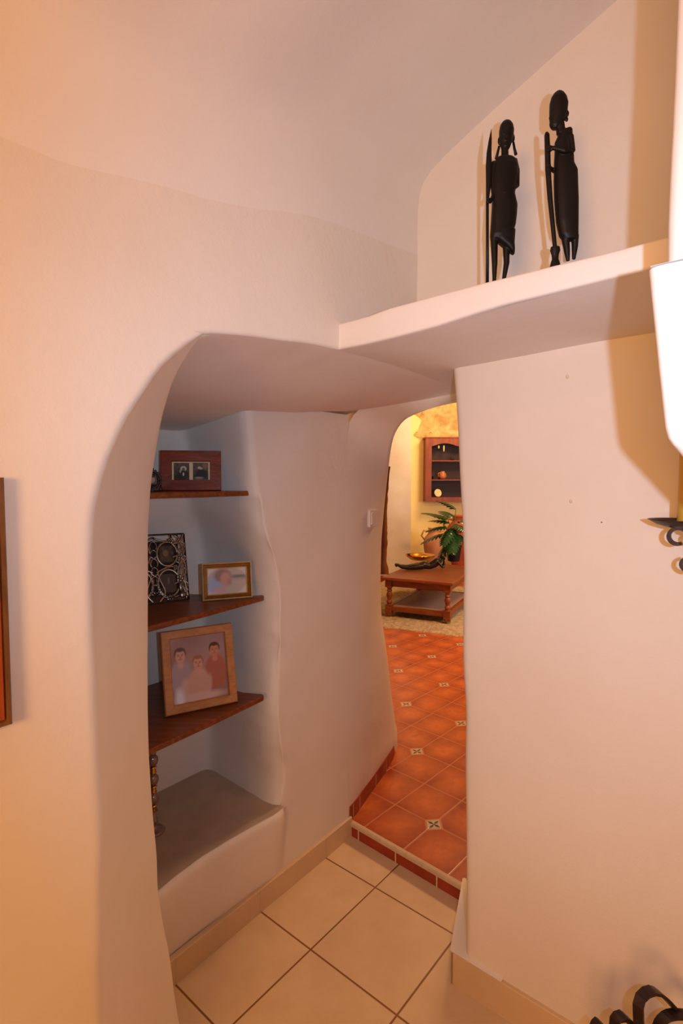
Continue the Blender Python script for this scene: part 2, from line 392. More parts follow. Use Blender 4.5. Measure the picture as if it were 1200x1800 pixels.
struct(sf.build('ceiling', 'plaster_smooth', smooth=True), 'low plaster ceiling over the passage and under the ledge', 'ceiling')
# the ledge: front face and top, rounded
rows = []
TOPZ = [(-.02, 1.893), (.05, 1.893), (.1, 1.894), (.14, 1.9), (.25, 1.902), (.5, 1.903), (1.2, 1.9)]
for b in [-.004] + lin(40, .0, 1.2):
    zb = soff_right(-.352, b); zt = interp(b, TOPZ); r = []
    r.append(W(-.335, b, zb)); 
    for t in lin(4, 0, 1): r.append(W(-.36 + .008 * (1 - t) ** 2, b, zb + .006 * t * t))
    for t in lin(5, 0, 1)[1:]: r.append(W(-.36, b, zb + .006 + (zt - zb - .011) * t))
    r.append(W(-.3585, b, zt - .0015)); r.append(W(-.354, b, zt)); r.append(W(-.2, b, zt)); r.append(W(0.01, b, zt))
    rows.append([wob(p, .0025, 5) for p in r])
struct(MB().grid(rows).build('trim_1', 'plaster_smooth', smooth=True), 'white plaster ledge running below the carved figures', 'ledge')
# floor of the near room
fl = MB().grid([[W(a, b, 0) for b in lin(4, -1.05, BMAX)] for a in lin(4, AMIN, .45)])
fo = struct(fl.build('floor', 'cream_tiles'), 'cream square floor tiles with brown joints', 'floor')
set_uv(fo, lambda c: ((to_ab(c)[0] + .197) / .348, (to_ab(c)[1] + .258) / .333))

# ------------------------------------------------------------------ niche, pier and door surround
NB = -.515
e1 = sorted([(z, a) for a, z in [on_b(x, y, NB) for x, y in [(438, 716), (448, 813), (457, 883), (468, 942), (485, 1000), (490, 1060), (491, 1120), (487, 1240), (492, 1320), (498, 1375), (489, 1432)]]])
ZS = .325
def pier_a(z): return sinterp(z, e1)
back = sorted([(z, a, b) for (a, z), b in [(on_b(x, y, b), b) for x, y, b in [(322, 765, -.88), (327, 785, -.88), (327, 850, -.86), (329, 885, -.87), (346, 925, -.90), (353, 977, -.92), (356, 1100, -.92), (362, 1200, -.925), (366, 1285, -.93), (366, 1357, -.93)]]])
bka = [(z, a) for z, a, b in back]; bkb = [(z, b) for z, a, b in back]
mb = MB(); rows = []
for z in lin(130, ZS - .02, 1.77):
    ap = pier_a(z); aa = sinterp(z, bka); bb = sinterp(z, bkb); r = []
    r.append(W(-1.05, bb + .0, z)); r.append(W(aa - .25, bb, z))
    ex, ey = aa + (ap - .02 - aa) * .12, bb + (NB - (.035 if z < 1.45 else .012) - bb) * .12
    for t in lin(6, 0, 1): r.append(W((aa - .04) * (1 - t) ** 2 + 2 * t * (1 - t) * aa + t * t * ex, bb * (1 - t) ** 2 + 2 * t * (1 - t) * bb + t * t * ey, z))
    # side wall of the niche with a lumpy, heavily plastered edge
    ls = .035 if z < 1.45 else .012
    for t in lin(10, .12, .92)[1:]:
        r.append(W(aa + (ap - .02 - aa) * t, bb + (NB - ls - bb) * t, z))
    lump = .010 * noise.noise(Vector((3.1, 7.7, z * 7))) if z < 1.45 else 0
    for t in lin(6, 0, 1): r.append(W(ap - .014 * (1 - t) ** 2 + lump * (1 - t), NB - (ls * .7 + .003) * (1 - t) ** 2 + lump, z))
    ne = len(r)
    for t in lin(14, .03, 1): r.append(W(ap + (.31 - ap) * t, NB - .004 * t, z))
    if z < 1.44:
        for q in range(ne - 9, ne + 2):
            p = Vector(r[q]); f = min(1, (1.44 - z) / .12) * (1 if q < ne else .35)
            r[q] = p + (W(0, 1, 0) - W(0, 0, 0)) * (.007 * f * noise.noise(Vector((p.x * 34, p.y * 34, p.z * 15)))) + (W(1, 0, 0) - W(0, 0, 0)) * (.005 * f * noise.noise(Vector((p.y * 40, p.z * 22, 5))))
    rows.append([wob(p, .003, 6) for p in r])
mb.grid(rows)
# plinth below the niche
rows = []
fe = sorted([(atz(x, y, ZS)) for x, y in [(280, 1570), (315, 1540), (360, 1507), (408, 1477), (450, 1453), (489, 1432)]], key=lambda p: p.x)
fab = [(-1.1, -.5)] + [to_ab(p) for p in fe] + [(.1, NB), (.31, NB - .004)]
for a in lin(60, -1.1, .31):
    inside = a < pier_a(ZS) - .002; bf = interp(a, fab) if inside else NB - .002; r = [W(a, NB - .004 if a > -.5 else interp(a, fab) + .0, -.01)]
    for t in lin(5, 0, 1): r.append(W(a, NB + (bf - NB) * t, (ZS - .03) * t))
    if inside:
        for t in lin(5, 0, 1)[1:]: r.append(W(a, bf - .02 * t * t, ZS - .03 + .028 * (1 - (1 - t) ** 2)))
    else: r += [W(a, NB - .002, ZS - .03 + .01 * q) for q in range(1, 5)]
    rows.append([wob(p, .003, 6) for p in r])
mb.grid(rows)
# surround of the doorway into the tiled room
D0 = [atd(x, y, t) for x, y, t in [(697, 1330, 2.86), (697, 1300, 2.80), (693, 1280, 2.78), (688, 1240, 2.72), (682, 1190, 2.66), (676, 1140, 2.62), (669, 1090, 2.58), (667, 1040, 2.56), (668, 985, 2.54), (671, 930, 2.52), (675, 890, 2.50), (679, 850, 2.47), (684, 810, 2.42), (689, 780, 2.36), (697, 757, 2.28), (708, 741, 2.2), (724, 731, 2.1), (745, 722, 2.0), (770, 714, 1.92), (800, 706, 1.80), (830, 704, 1.74)]]
def resample(pts, n):
    L = [0]
    for p, q in zip(pts, pts[1:]): L.append(L[-1] + (q - p).length)
    out = []
    for i in range(n):
        s = L[-1] * i / (n - 1); 
        out.append(Vector([sinterp(s, [(l, p[k]) for l, p in zip(L, pts)]) for k in range(3)]))
    return out
low = [W(1.0, -.755, .055), D0[0] + Vector((0, 0, -.01))]
D = [atd(698, 1334, 2.95)] + D0
D[0].z = .03
D = resample(D, 60)
I = [W(.31, NB - .004, z) for z in lin(30, .03, 1.70)] + [W(.31, NB, 1.74), W(.31, NB + .03, 1.775)] + [W(.31, b, soffit_z(.31, b) + .004) for b in lin(20, NB + .06, .0)] + [W(.31, .1, 1.83)]
I = resample([Vector(p) for p in I], 60)
rows = []
for p, q in zip(I, D):
    ln = (q - p).length; kk = .05 + .37 * min(1, max(0, (p.z - .08) / .5)); side = max(0, min(1, (1.72 - p.z) / .1)); cc = p.lerp(q, .4) * (1 - side) + (p + Vector((UX, UY, 0)) * ln * kk + Vector((0, 0, (q.z - p.z) * kk))) * side
    r = [p * (1 - t) ** 2 + cc * 2 * t * (1 - t) + q * t * t for t in lin(16, 0, 1)]
    bul = (q - p).length * .02
    away = Vector((.25, 1, 0)).normalized(); k = .03
    r[-1] = r[-1]
    r += [q + away * .02 + (q - p).normalized() * -.004, q + away * .06 + (q - p).normalized() * -.02, q + away * .12 + (q - p).normalized() * -.05]
    rows.append([wob(x, .003, 6) for x in r])
mb.grid(rows)
struct(mb.build('wall_back', 'plaster', smooth=True), 'white plaster wall with the shelf niche, curving into the doorway')
# niche ceiling closing strip and sill
sl = MB().grid([[W(a, b, ZS + (0.0 if b < -.53 else -.001)) for b in lin(12, -.96, -.5)] for a in lin(2, -1.1, -.03)])
sb = MB(); rows = []
for a in lin(40, -1.1, pier_a(ZS) + .004):
    bf = interp(a, fab) - .012; rows.append([W(a, bf + (-.97 - bf) * t, ZS) for t in lin(8, 0, 1)])
sb.grid(rows); struct(sb.build('trim_2', 'stone_sill'), 'brown stone sill forming the bottom of the niche', 'sill')
# cream skirting tiles along the passage
def skirt(name, pts, h, mat, label, thick=.012, joints=()):
    m = MB()
    rows = [[Vector((p[0], p[1], z)) for p in pts] for z in (0, h)]
    P = [Vector((p[0], p[1], 0)) for p in pts]; off = []
    for i, p in enumerate(P):
        t = (P[min(i + 1, len(P) - 1)] - P[max(i - 1, 0)]).normalized(); off.append(Vector((t.y, -t.x, 0)) * thick)
    m.grid([[p + o + Vector((0, 0, 0)) for p, o in zip(P, off)], [p + o + Vector((0, 0, h - .002)) for p, o in zip(P, off)], [p + o * .8 + Vector((0, 0, h)) for p, o in zip(P, off)], [p - o * .6 + Vector((0, 0, h)) for p, o in zip(P, off)]])
    o = m.build(name, mat); struct(o, label, 'skirting')
    for k, j in enumerate(joints):
        i = int(j); t = j - i; p = P[i].lerp(P[min(i + 1, len(P) - 1)], t); d = (P[min(i + 1, len(P) - 1)] - P[i]).normalized(); n = Vector((d.y, -d.x, 0))
        q = p + n * (thick + .0004); g = MB().grid([[q - d * .002 + Vector((0, 0, z)), q + d * .002 + Vector((0, 0, z))] for z in (0, h)]); g.build('joint', 'grout', o)
    return o
kb = [W(-1.0, -.49, 0), W(-.7, -.487, 0), W(-.54, -.495, 0), W(-.196, -.505, 0), W(.16, -.513, 0), W(.324, -.519, 0)]
skirt('baseboard_left', kb, .083, 'cream_skirt', 'cream tile skirting below the niche', joints=(1.97, 2.98, 3.98))
kr = [W(.30, .035, 0), W(.15, .08, 0), W(0.0, .142, 0)]
skirt('baseboard_right', [W(0, .142, 0), W(0, .6, 0), W(0, BMAX, 0)], .1, 'cream_skirt', 'cream tile skirting along the right wall', .012, (0.85,))
m = MB(); m.grid([[W(.29, .030, z), W(.15, .085, z), W(-.012, .143, z), W(-.012, .150, z)] for z in (0, .098)] + [[W(.29, .04, .0985), W(.15, .095, .0985), W(-.010, .148, .0985), W(-.010, .154, .0985)]])
m.grid([[W(-.0135, .1405, .097), W(.28, .03, .097)], [W(-.0135, .1405, .1025), W(.28, .03, .1025)], [W(-.0135, .30, .1025), W(.28, .30, .1025)]]); struct(m.build('baseboard_back', 'plaster_smooth'), 'narrow plastered skirting end at the passage corner', 'skirting')

# ------------------------------------------------------------------ step and terracotta floor
SH = .06
s0 = (.324, -.56); s1 = (.289, .12)
E1 = (.458, .021); E2 = (.0245, -.406); T0 = (.533, -.234)
det = E1[0] * E2[1] - E1[1] * E2[0]
def tuv(c):
    a, b = to_ab(c); a -= T0[0]; b -= T0[1]
    return (2 * (a * E2[1] - b * E2[0]) / det, 2 * (E1[0] * b - E1[1] * a) / det)
tf = MB().add([W(s0[0] + .013, s0[1] - .1, SH), W(s1[0] + .013, s1[1], SH), W(s1[0] + .2, 4.5, SH), W(10, 4.5, SH), W(10, -6, SH), W(s0[0] + .5, -6, SH)], [(0, 1, 2, 3, 4, 5)])
tfo = struct(tf.build('floor', 'terra_tiles'), 'terracotta floor tiles with small patterned inserts, beyond the step', 'floor')
set_uv(tfo, tuv)
st = thing('trim_3', W(.3, -.25, 0), math.radians(-40) , 'low terracotta step with a pale nosing strip', 'step'); st['kind'] = 'structure'
def rel(m, o):                               # keep world-built meshes in place under a rotated empty
    bpy.context.view_layer.update(); m.parent = o; m.matrix_parent_inverse = o.matrix_world.inverted(); return m
def lerp2(t): return (s0[0] + (s1[0] - s0[0]) * t, s0[1] + (s1[1] - s0[1]) * t)
P0, P1 = lerp2(0), lerp2(1)
rel(MB().grid([[W(P0[0] + d, P0[1], z), W(P1[0] + d, P1[1], z)] for d, z in ((0, 0), (0, SH - .016))]).build('riser', 'terra_skirt'), st)
rel(MB().grid([[W(P0[0] + d, P0[1], z), W(P1[0] + d, P1[1], z)] for d, z in ((.002, SH - .02), (-.004, SH - .016), (-.005, SH - .004), (0, SH + .001), (.01, SH + .001), (.015, SH))]).build('nosing', 'grout', smooth='auto'), st)
for t in (.135, .42, .70):
    c = lerp2(t); rel(MB().grid([[W(c[0] - .0012, c[1] - .003, z), W(c[0] - .0012, c[1] + .003, z)] for z in (0, SH - .015)]).build('joint', 'grout'), st)
# terracotta skirting along the wall of the doorway
kd = [W(.322, -.515, SH)] + [W(a, b, SH) for a, b in [(.40, -.532), (.54, -.572), (.7, -.615), (.863, -.668), (.95, -.71), (1.02, -.76)]]
m = MB(); P = [Vector((p.x, p.y, 0)) for p in kd]; off = [Vector(((P[min(i+1, len(P)-1)] - P[max(i-1, 0)]).normalized().y, -(P[min(i+1, len(P)-1)] - P[max(i-1, 0)]).normalized().x, 0)) * .02 for i in range(len(P))]
m.grid([[p - o * .8 + Vector((0, 0, SH - .002)) for p, o in zip(P, off)], [p + Vector((0, 0, SH - .002)) for p, o in zip(P, off)], [p + Vector((0, 0, SH + .064)) for p, o in zip(P, off)], [p - o * 2.2 + Vector((0, 0, SH + .067)) for p, o in zip(P, off)]])
m.grid([[P[0] + Vector((0, 0, SH - .002)), P[0] + Vector((0, 0, SH + .065))], [P[0] - off[0] * 2.2 + Vector((0, 0, SH - .002)), P[0] - off[0] * 2.2 + Vector((0, 0, SH + .066))]])
ts = struct(m.build('baseboard_back', 'terra_skirt'), 'dark red terracotta skirting inside the doorway', 'skirting')
for i, t in ((0, .35), (1, .1), (2, .4), (3, .3)):
    p = P[i].lerp(P[i + 1], t); d = (P[i + 1] - P[i]).normalized(); n = Vector((d.y, -d.x, 0)) * .0008
    MB().grid([[p + n - d * .003 + Vector((0, 0, z)), p + n + d * .003 + Vector((0, 0, z))] for z in (SH, SH + .063)]).build('joint', 'grout', ts)

# ------------------------------------------------------------------ far room shell
YS, YW = 7.75, 8.4
xs = atd(722, 900, YS).x
m = MB().grid([[(-3.5, YS, z), (xs, YS, z)] for z in (0, 3)]); m.grid([[(xs, YS, z), (xs, YW, z)] for z in (0, 3)])
struct(m.build('wall_left', 'far_plaster', bevel=0), 'pale plaster wall projecting at the left of the far room')
m = MB().grid([[(xs - .02, YW, z), (5.5, YW, z)] for z in (0, 3)]); struct(m.build('wall_back', 'yellow'), 'warm yellow plaster wall at the back of the far room')
m = MB().grid([[(5.5, YW, z), (5.5, -1, z)] for z in (0, 3)]); struct(m.build('wall_right', 'far_plaster'), 'plaster wall closing the far room on the right')
m = MB().grid([[W(.45, .02, z), W(.45, 4.4, z)] for z in (0, 3)]); m.grid([[W(.42, .022, z), W(.45, .02, z)] for z in (0, 3)]); struct(m.build('wall_front', 'far_plaster'), 'far room side of the wall beside the doorway')
m = MB().grid([[W(.9, -.82, z), W(.9, -5.5, z)] for z in (0, 3)]); m.grid([[W(.45, -.9, z), W(.45, .3, z)] for z in (1.9, 3)]); m.grid([[W(.45, -.75, z), W(.9, -.9, z)] for z in (1.6, 3)]); struct(m.build('wall_front', 'far_plaster'), 'far room side of the wall left of the doorway')
m = MB().grid([[W(.44, -6, 2.9), W(.44, 4.5, 2.9)], [W(10, -6, 2.9), W(10, 4.5, 2.9)]]); struct(m.build('ceiling', 'far_plaster'), 'plaster ceiling of the far room', 'ceiling')
m = MB().box(-3.5, YS - .014, SH, xs + .012, YS + .0, SH + .09); m.box(xs, YW - .014, SH, 5.4, YW, SH + .09); struct(m.build('baseboard_back', 'terra_skirt'), 'terracotta skirting around the far room', 'skirting')
# ragged brown mortar edge beside the doorway
rows = []
for i in range(40):
    y = 820 + (1010 - 820) * i / 39; p = atd(interp(y, [(820, 686), (880, 677), (930, 672), (985, 670), (1010, 670)]), y, 2.9); x2 = interp(y, [(820, 685), (850, 683), (900, 680), (950, 681), (985, 679), (1010, 684)]) + 1.5 * noise.noise(Vector((i * .45, 0, 3)))
    q = atd(x2, y, 2.95); rows.append([p + Vector((-.06, .0, 0)), p, q, q + Vector((-.01, .05, 0))])
struct(MB().grid(rows).build('trim_4', 'brown_crust', smooth=True), 'ragged brown mortar edge on the far side of the doorway', 'mortar edge')
# exposed rock above the cabinet
rows = []
for i in range(26):
    z = 2.14 + .62 * i / 25; r = []
    xl = interp(z, [(2.14, 1.22), (2.22, 1.1), (2.3, 1.18), (2.45, 1.24), (2.6, 1.05), (2.8, 1.0)])
    for j in range(40):
        x = xl + (3.0 - xl) * j / 39; r.append((x, YW - .004 - (.05 * min(1, j / 3)) * (.6 + noise.noise(Vector((x * 4, z * 4, 1)))), z))
    rows.append(r)
struct(MB().grid(rows).build('trim_5', 'rock', smooth=True), 'rough exposed rock in the wall above the cabinet', 'rock')

# ------------------------------------------------------------------ chimney hood at the right edge
AH = -.72
bh = lambda x, y, a=AH: on_a(x, y, a)
edge = [bh(x, y) for x, y in [(1135, 470), (1140, 520), (1146, 580), (1154, 660), (1161, 730), (1163, 750), (1168, 768), (1176, 779)]]
top_z = edge[0][1]
ch = thing('chimney_hood', W(AH, 1.0, 1.5), 0, 'white plastered chimney hood with a flared lower edge at the right margin', 'chimney hood'); ch['kind'] = 'structure'; ch.name = 'trim_6'
rows = []
for (b, z) in sorted(edge, key=lambda e: -e[1]):
    rr = [W(0, b + .02, z), W(AH + .03, b + .003, z)]
    for t in lin(5, 0, 1): rr.append(W(AH + .018 * (1 - t) ** 2, b + .018 * t * t, z))
    for t in lin(10, .05, 1): rr.append(W(AH, b + .02 + .9 * t, z))
    rows.append([wob(p, .0025, 7) for p in rr])
bz = sorted(edge, key=lambda e: e[1])[0]
nb = on_a(1200, 806, AH + .02)
for k in (.25, .5, 1.0, 2.2, 4.2):
    b = bz[0] + (nb[0] - bz[0]) * k; z = bz[1] + (nb[1] - bz[1]) * k
    rr = [W(0, b + .02, z), W(AH + .05 + .012 * k, b + .003, z)]
    for t in lin(5, 0, 1): rr.append(W(AH + .012 * k + .018 * (1 - t) ** 2, b + .018 * t * t, z))
    for t in lin(10, .05, 1): rr.append(W(AH + .03 * k, b + .02 + .9 * t, z + .005 * t))
    rows.append([wob(p, .0025, 7) for p in rr])
rel(MB().grid(rows).build('hood', 'plaster_smooth', smooth=True), ch)
AF = -.66
fe2 = sorted([bh(x, y, AF)[::-1] for x, y in [(1186, 0), (1181, 120), (1175, 250), (1171, 380), (1170, 470)]])
rows = []
for z in lin(30, top_z - .02, 2.95):
    b = interp(z, fe2) - (.1 * max(0, z - fe2[-1][0])) ; b = interp(z, fe2); rr = [W(0, b + .02, z)]
    for t in lin(5, 0, 1): rr.append(W(AF + .02 * (1 - t) ** 2, b + .02 * t * t, z))
    for t in lin(8, .1, 1): rr.append(W(AF, b + .02 + .8 * t, z))
    rows.append([wob(p, .0025, 7) for p in rr])
rel(MB().grid(rows).build('flue', 'plaster_smooth', smooth=True), ch)
rel(MB().grid([[W(AF + .03, edge[0][0] + b, top_z), W(AH - .0015, edge[0][0] + b, top_z)] for b in lin(10, .004, .9)]).build('hood_top', 'plaster_smooth'), ch)

# ------------------------------------------------------------------ shelves in the niche
def shelf(zt, th, front, backpad, label, corner_r=.015):
    c = W(-.5, -.7, zt); t = thing('niche_shelf', c, 0, label, 'shelf', 'wooden shelves in the wall niche')
    # front edge polyline (a,b), then along the niche side to the back
    ring = []
    fr = front
    pts = [fr[0]] + fr[1:]
    A, B = fr[-1]
    ring = list(pts) + [(A + .010, B - .005), (A + .015, B - .018)] + backpad + [(-.95, backpad[-1][1])]
    n = len(ring); m = MB()
    P = [W(a, b, 0) for a, b in ring]
    def lay(z, ins):
        cen = sum(P, Vector()) / n
        return [Vector((p.x, p.y, z)) + (cen - p).normalized() * ins for p in P]
    rows = [lay(zt - th, 0), lay(zt, 0)]
    m.grid(rows, True); m.f.append(tuple(range(n - 1, -1, -1))); m.f.append(tuple(n + i for i in range(n)))
    o = m.build('board', 'shelf_front', bevel=.004); rel(o, t); return t
def ab_front(pxs, z): return [to_ab(atz(x, y, z)) for x, y in pxs]
Z1, Z2, Z3 = 1.4695, 1.092, .752
def fr_at(z, xs, bs): 
    return [(on_b(x, 900, b)[0], b) for x, b in zip(xs, bs)]
f1 = [(-.95, -.535)] + fr_at(Z1, (440, 449), (-.545, -.56))
f2 = [(-.95, -.51)] + ab_front([(265, 1100), (370, 1073), (462, 1048)], Z2)
f3 = [(-.95, -.51)] + ab_front([(265, 1316), (370, 1268), (462, 1224)], Z3)
for nm, f in (('f1', f1), ('f2', f2), ('f3', f3)): print(nm, [(round(a, 3), round(b, 3)) for a, b in f])
shelf(Z1, .017, f1, [(-.19, -.64), (-.36, -.85), (-.4, -.86)], 'topmost wooden shelf in the niche, at eye level')
shelf(Z2, .018, f2, [(f2[-1][0] - .02, -.6), (-.3, -.86), (-.36, -.905)], 'middle wooden shelf in the niche, holding the ornate silver frame')
shelf(Z3, .018, f3, [(f3[-1][0] - .02, -.6), (-.22, -.88), (-.28, -.92)], 'lowest wooden shelf in the niche, holding the large oak frame')

# ------------------------------------------------------------------ photo frames
def photo_mat(name):
    k = Nt(name, .25, spec=.5); a = k.n('ShaderNodeVertexColor', layer_name='Col'); k.color(a.outputs[0]); return k.m
M['photo'] = photo_mat('glossy_photo')
def photo(w_, h_, y, fn, parent, nx=60, ny=60, name='photo', ox=0, oz=0, flat=True):
    m = MB().grid([[(ox + w_ * (i / nx - .5), y, oz + h_ * j / ny) for i in range(nx + 1)] for j in range(ny + 1)])
    o = m.build(name, 'photo', parent); ca = o.data.color_attributes.new(name='Col', type='FLOAT_COLOR', domain='POINT')
    for idx, v in enumerate(o.data.vertices):
        u = (v.co.x - ox) / w_ + .5; vv = (v.co.z - oz) / h_; ca.data[idx].color = fn(u, vv)
    return o
def mixc(a, b, t): t = max(0, min(1, t)); return tuple(a[i] + (b[i] - a[i]) * t for i in range(3)) + (1,)
def ell(u, v, cx, cy, rx, ry, soft=.15, rot=0):
    dx, dy = u - cx, v - cy; c, s = math.cos(rot), math.sin(rot); x = dx * c + dy * s; y = -dx * s + dy * c
    d = math.sqrt((x / rx) ** 2 + (y / ry) ** 2); return max(0, min(1, (1 + soft - d) / (2 * soft)))
def moulding(m, w_, h_, bd, prof, lean=0):
    """mitred frame: prof = list of (inset from outer edge, y depth towards viewer negative)"""
    rows = []
    for ins, y in prof:
        x0, x1, z0, z1 = -w_ / 2 + ins, w_ / 2 - ins, ins, h_ - ins
        rows.append([(x0, y, z0), (x1, y, z0), (x1, y, z1), (x0, y, z1)])
    m.grid(rows, True); return m
def frame_thing(name, base, yaw, w_, h_, lean, label, parts, group='framed photographs on the niche shelves', cat='picture frame', strut=True, roll=0):
    t = thing(name, base, 0, label, cat, group); t.rotation_euler = (-lean, roll, yaw); t.rotation_mode = 'XYZ'
    for p in parts: p(t)
    if strut:
        s = MB(); sy = h_ * .62 * math.sin(lean + .35); 
        s.add([(-.02, .006, h_ * .62), (.02, .006, h_ * .62), (.025, .012 + .45 * h_, .0 + .45 * h_ * math.tan(lean) ), (-.025, .012 + .45 * h_, .0 + .45 * h_ * math.tan(lean)),
               (-.02, .009, h_ * .62), (.02, .009, h_ * .62), (.025, .016 + .45 * h_, .0 + .45 * h_ * math.tan(lean)), (-.025, .016 + .45 * h_, .45 * h_ * math.tan(lean))],
              [(0, 1, 2, 3), (7, 6, 5, 4), (0, 4, 5, 1), (2, 6, 7, 3), (1, 5, 6, 2), (0, 3, 7, 4)]); s.build('easel_back', 'dark', t)
    return t
def base_from(xl, yl, xr, yr, z):
    p, q = atz(xl, yl, z), atz(xr, yr, z); return (p + q) / 2, math.atan2(q.y - p.y, q.x - p.x), (q - p).length

# 1: wide mahogany frame with two old photographs (top shelf)
pb = W(-.46, -.655, Z1 + .0005)
dpt = pb.y
pl_, pr_ = atd(285, 870, 1.80), atd(386, 867, 1.84)
pb = (pl_ + pr_) / 2; pb.z = Z1 + .0005; wA = .198; yawA = math.radians(12)
def sepia(u, v, left=True):
    g = noise.noise(Vector((u * 7, v * 7, 2 if left else 9))) * .5 + .5
    base = mixc(srgb(58, 46, 36)[:3], srgb(110, 96, 80)[:3], g * .7 + (v - .5) * .9)
    if left:
        base = mixc(base, srgb(205, 196, 180), ell(u, v, .62, .66, .2, .15)); base = mixc(base, srgb(120, 98, 80), ell(u, v, .62, .62, .1, .1))
        base = mixc(base, srgb(50, 42, 36), ell(u, v, .58, .3, .36, .26)); base = mixc(base, srgb(210, 200, 184), ell(u, v, .62, .34, .05, .1)); base = mixc(base, srgb(180, 168, 150), ell(u, v, .42, .5, .05, .09))
    else:
        base = mixc(base, srgb(196, 180, 160), ell(u, v, .55, .62, .09, .09)); base = mixc(base, srgb(186, 174, 156), ell(u, v, .42, .7, .12, .08)); base = mixc(base, srgb(40, 34, 30), ell(u, v, .6, .3, .4, .32))
        base = mixc(base, srgb(150, 140, 124), ell(u, v, .4, .1, .25, .06, .6)); base = mixc(base, srgb(150, 108, 84), ell(u, v, .8, .8, .14, .18, .6))
    return base
def pA(t):
    moulding(MB(), wA, .136, 0, [(0, .012), (0, -.008), (.002, -.010), (.035, -.009), (.037, -.003), (.037, .0)]).build('frame', 'frame_dark', t)
    MB().box(-wA/2 + .03, .0005, .03, wA/2 - .03, .004, .106).build('mount', 'cream', t)
    MB().box(-wA/2 + .03, .004, .03, wA/2 - .03, .011, .106).build('backing', 'dark', t)
    photo(.05, .058, 0, lambda u, v: sepia(u, v, True), t, ox=-.031, oz=.037); photo(.05, .058, 0, lambda u, v: sepia(u, v, False), t, ox=.031, oz=.038)
M['mount'] = plain('ivory_mount', srgb(206, 190, 164), .7)
frame_thing('picture_frame', pb, yawA, wA, .136, math.radians(9), 'dark red wooden frame holding two small sepia photographs on the top shelf', [pA])

# 2: small oval silver frame left of it
pO = atd(268, 868, 1.70); pO.z = Z1 + .0005
def pO_(t):
    m = MB(); n = 40
    for rr, r in ((1.0, .0035), (.8, .0025)):
        m.tube([(.024 * rr * math.cos(2*PI*i/n), -.002, .034 + .03 * rr * math.sin(2*PI*i/n)) for i in range(n + 1)], r, 8)
    for i in range(16):
        a = 2 * PI * i / 16; m.ball((.026 * math.cos(a), -.003, .034 + .032 * math.sin(a)), .0045, .003, .0045, 8)
    m.prism([(-.03, 0), (.032, 0), (.024, .03), (.012, .022), (-.012, .022), (-.024, .03)], -.003, .003)
    for i in range(7): m.ball((-.024 + .008 * i, -.004, .006), .0045, .003, .0045, 8)
    m.ball((0, -.003, .07), .006, .004, .007, 10)
    m.build('frame', 'silver_dark', t, smooth=True)
    MB().prism([(.02 * math.cos(2*PI*i/24), .034 + .026 * math.sin(2*PI*i/24)) for i in range(24)], .001, .003).build('backing', 'dark', t)
    photo(.028, .036, 0, lambda u, v: mixc(mixc(srgb(96, 80, 68), srgb(190, 150, 124), ell(u, v, .5, .6, .3, .28)), srgb(60, 44, 36), ell(u, v, .5, .92, .32, .14)), t, 24, 24, oz=.016)
frame_thing('picture_frame', pO, math.radians(20), .05, .07, math.radians(10), 'little oval tarnished silver frame beside the dark red frame, top shelf', [pO_])

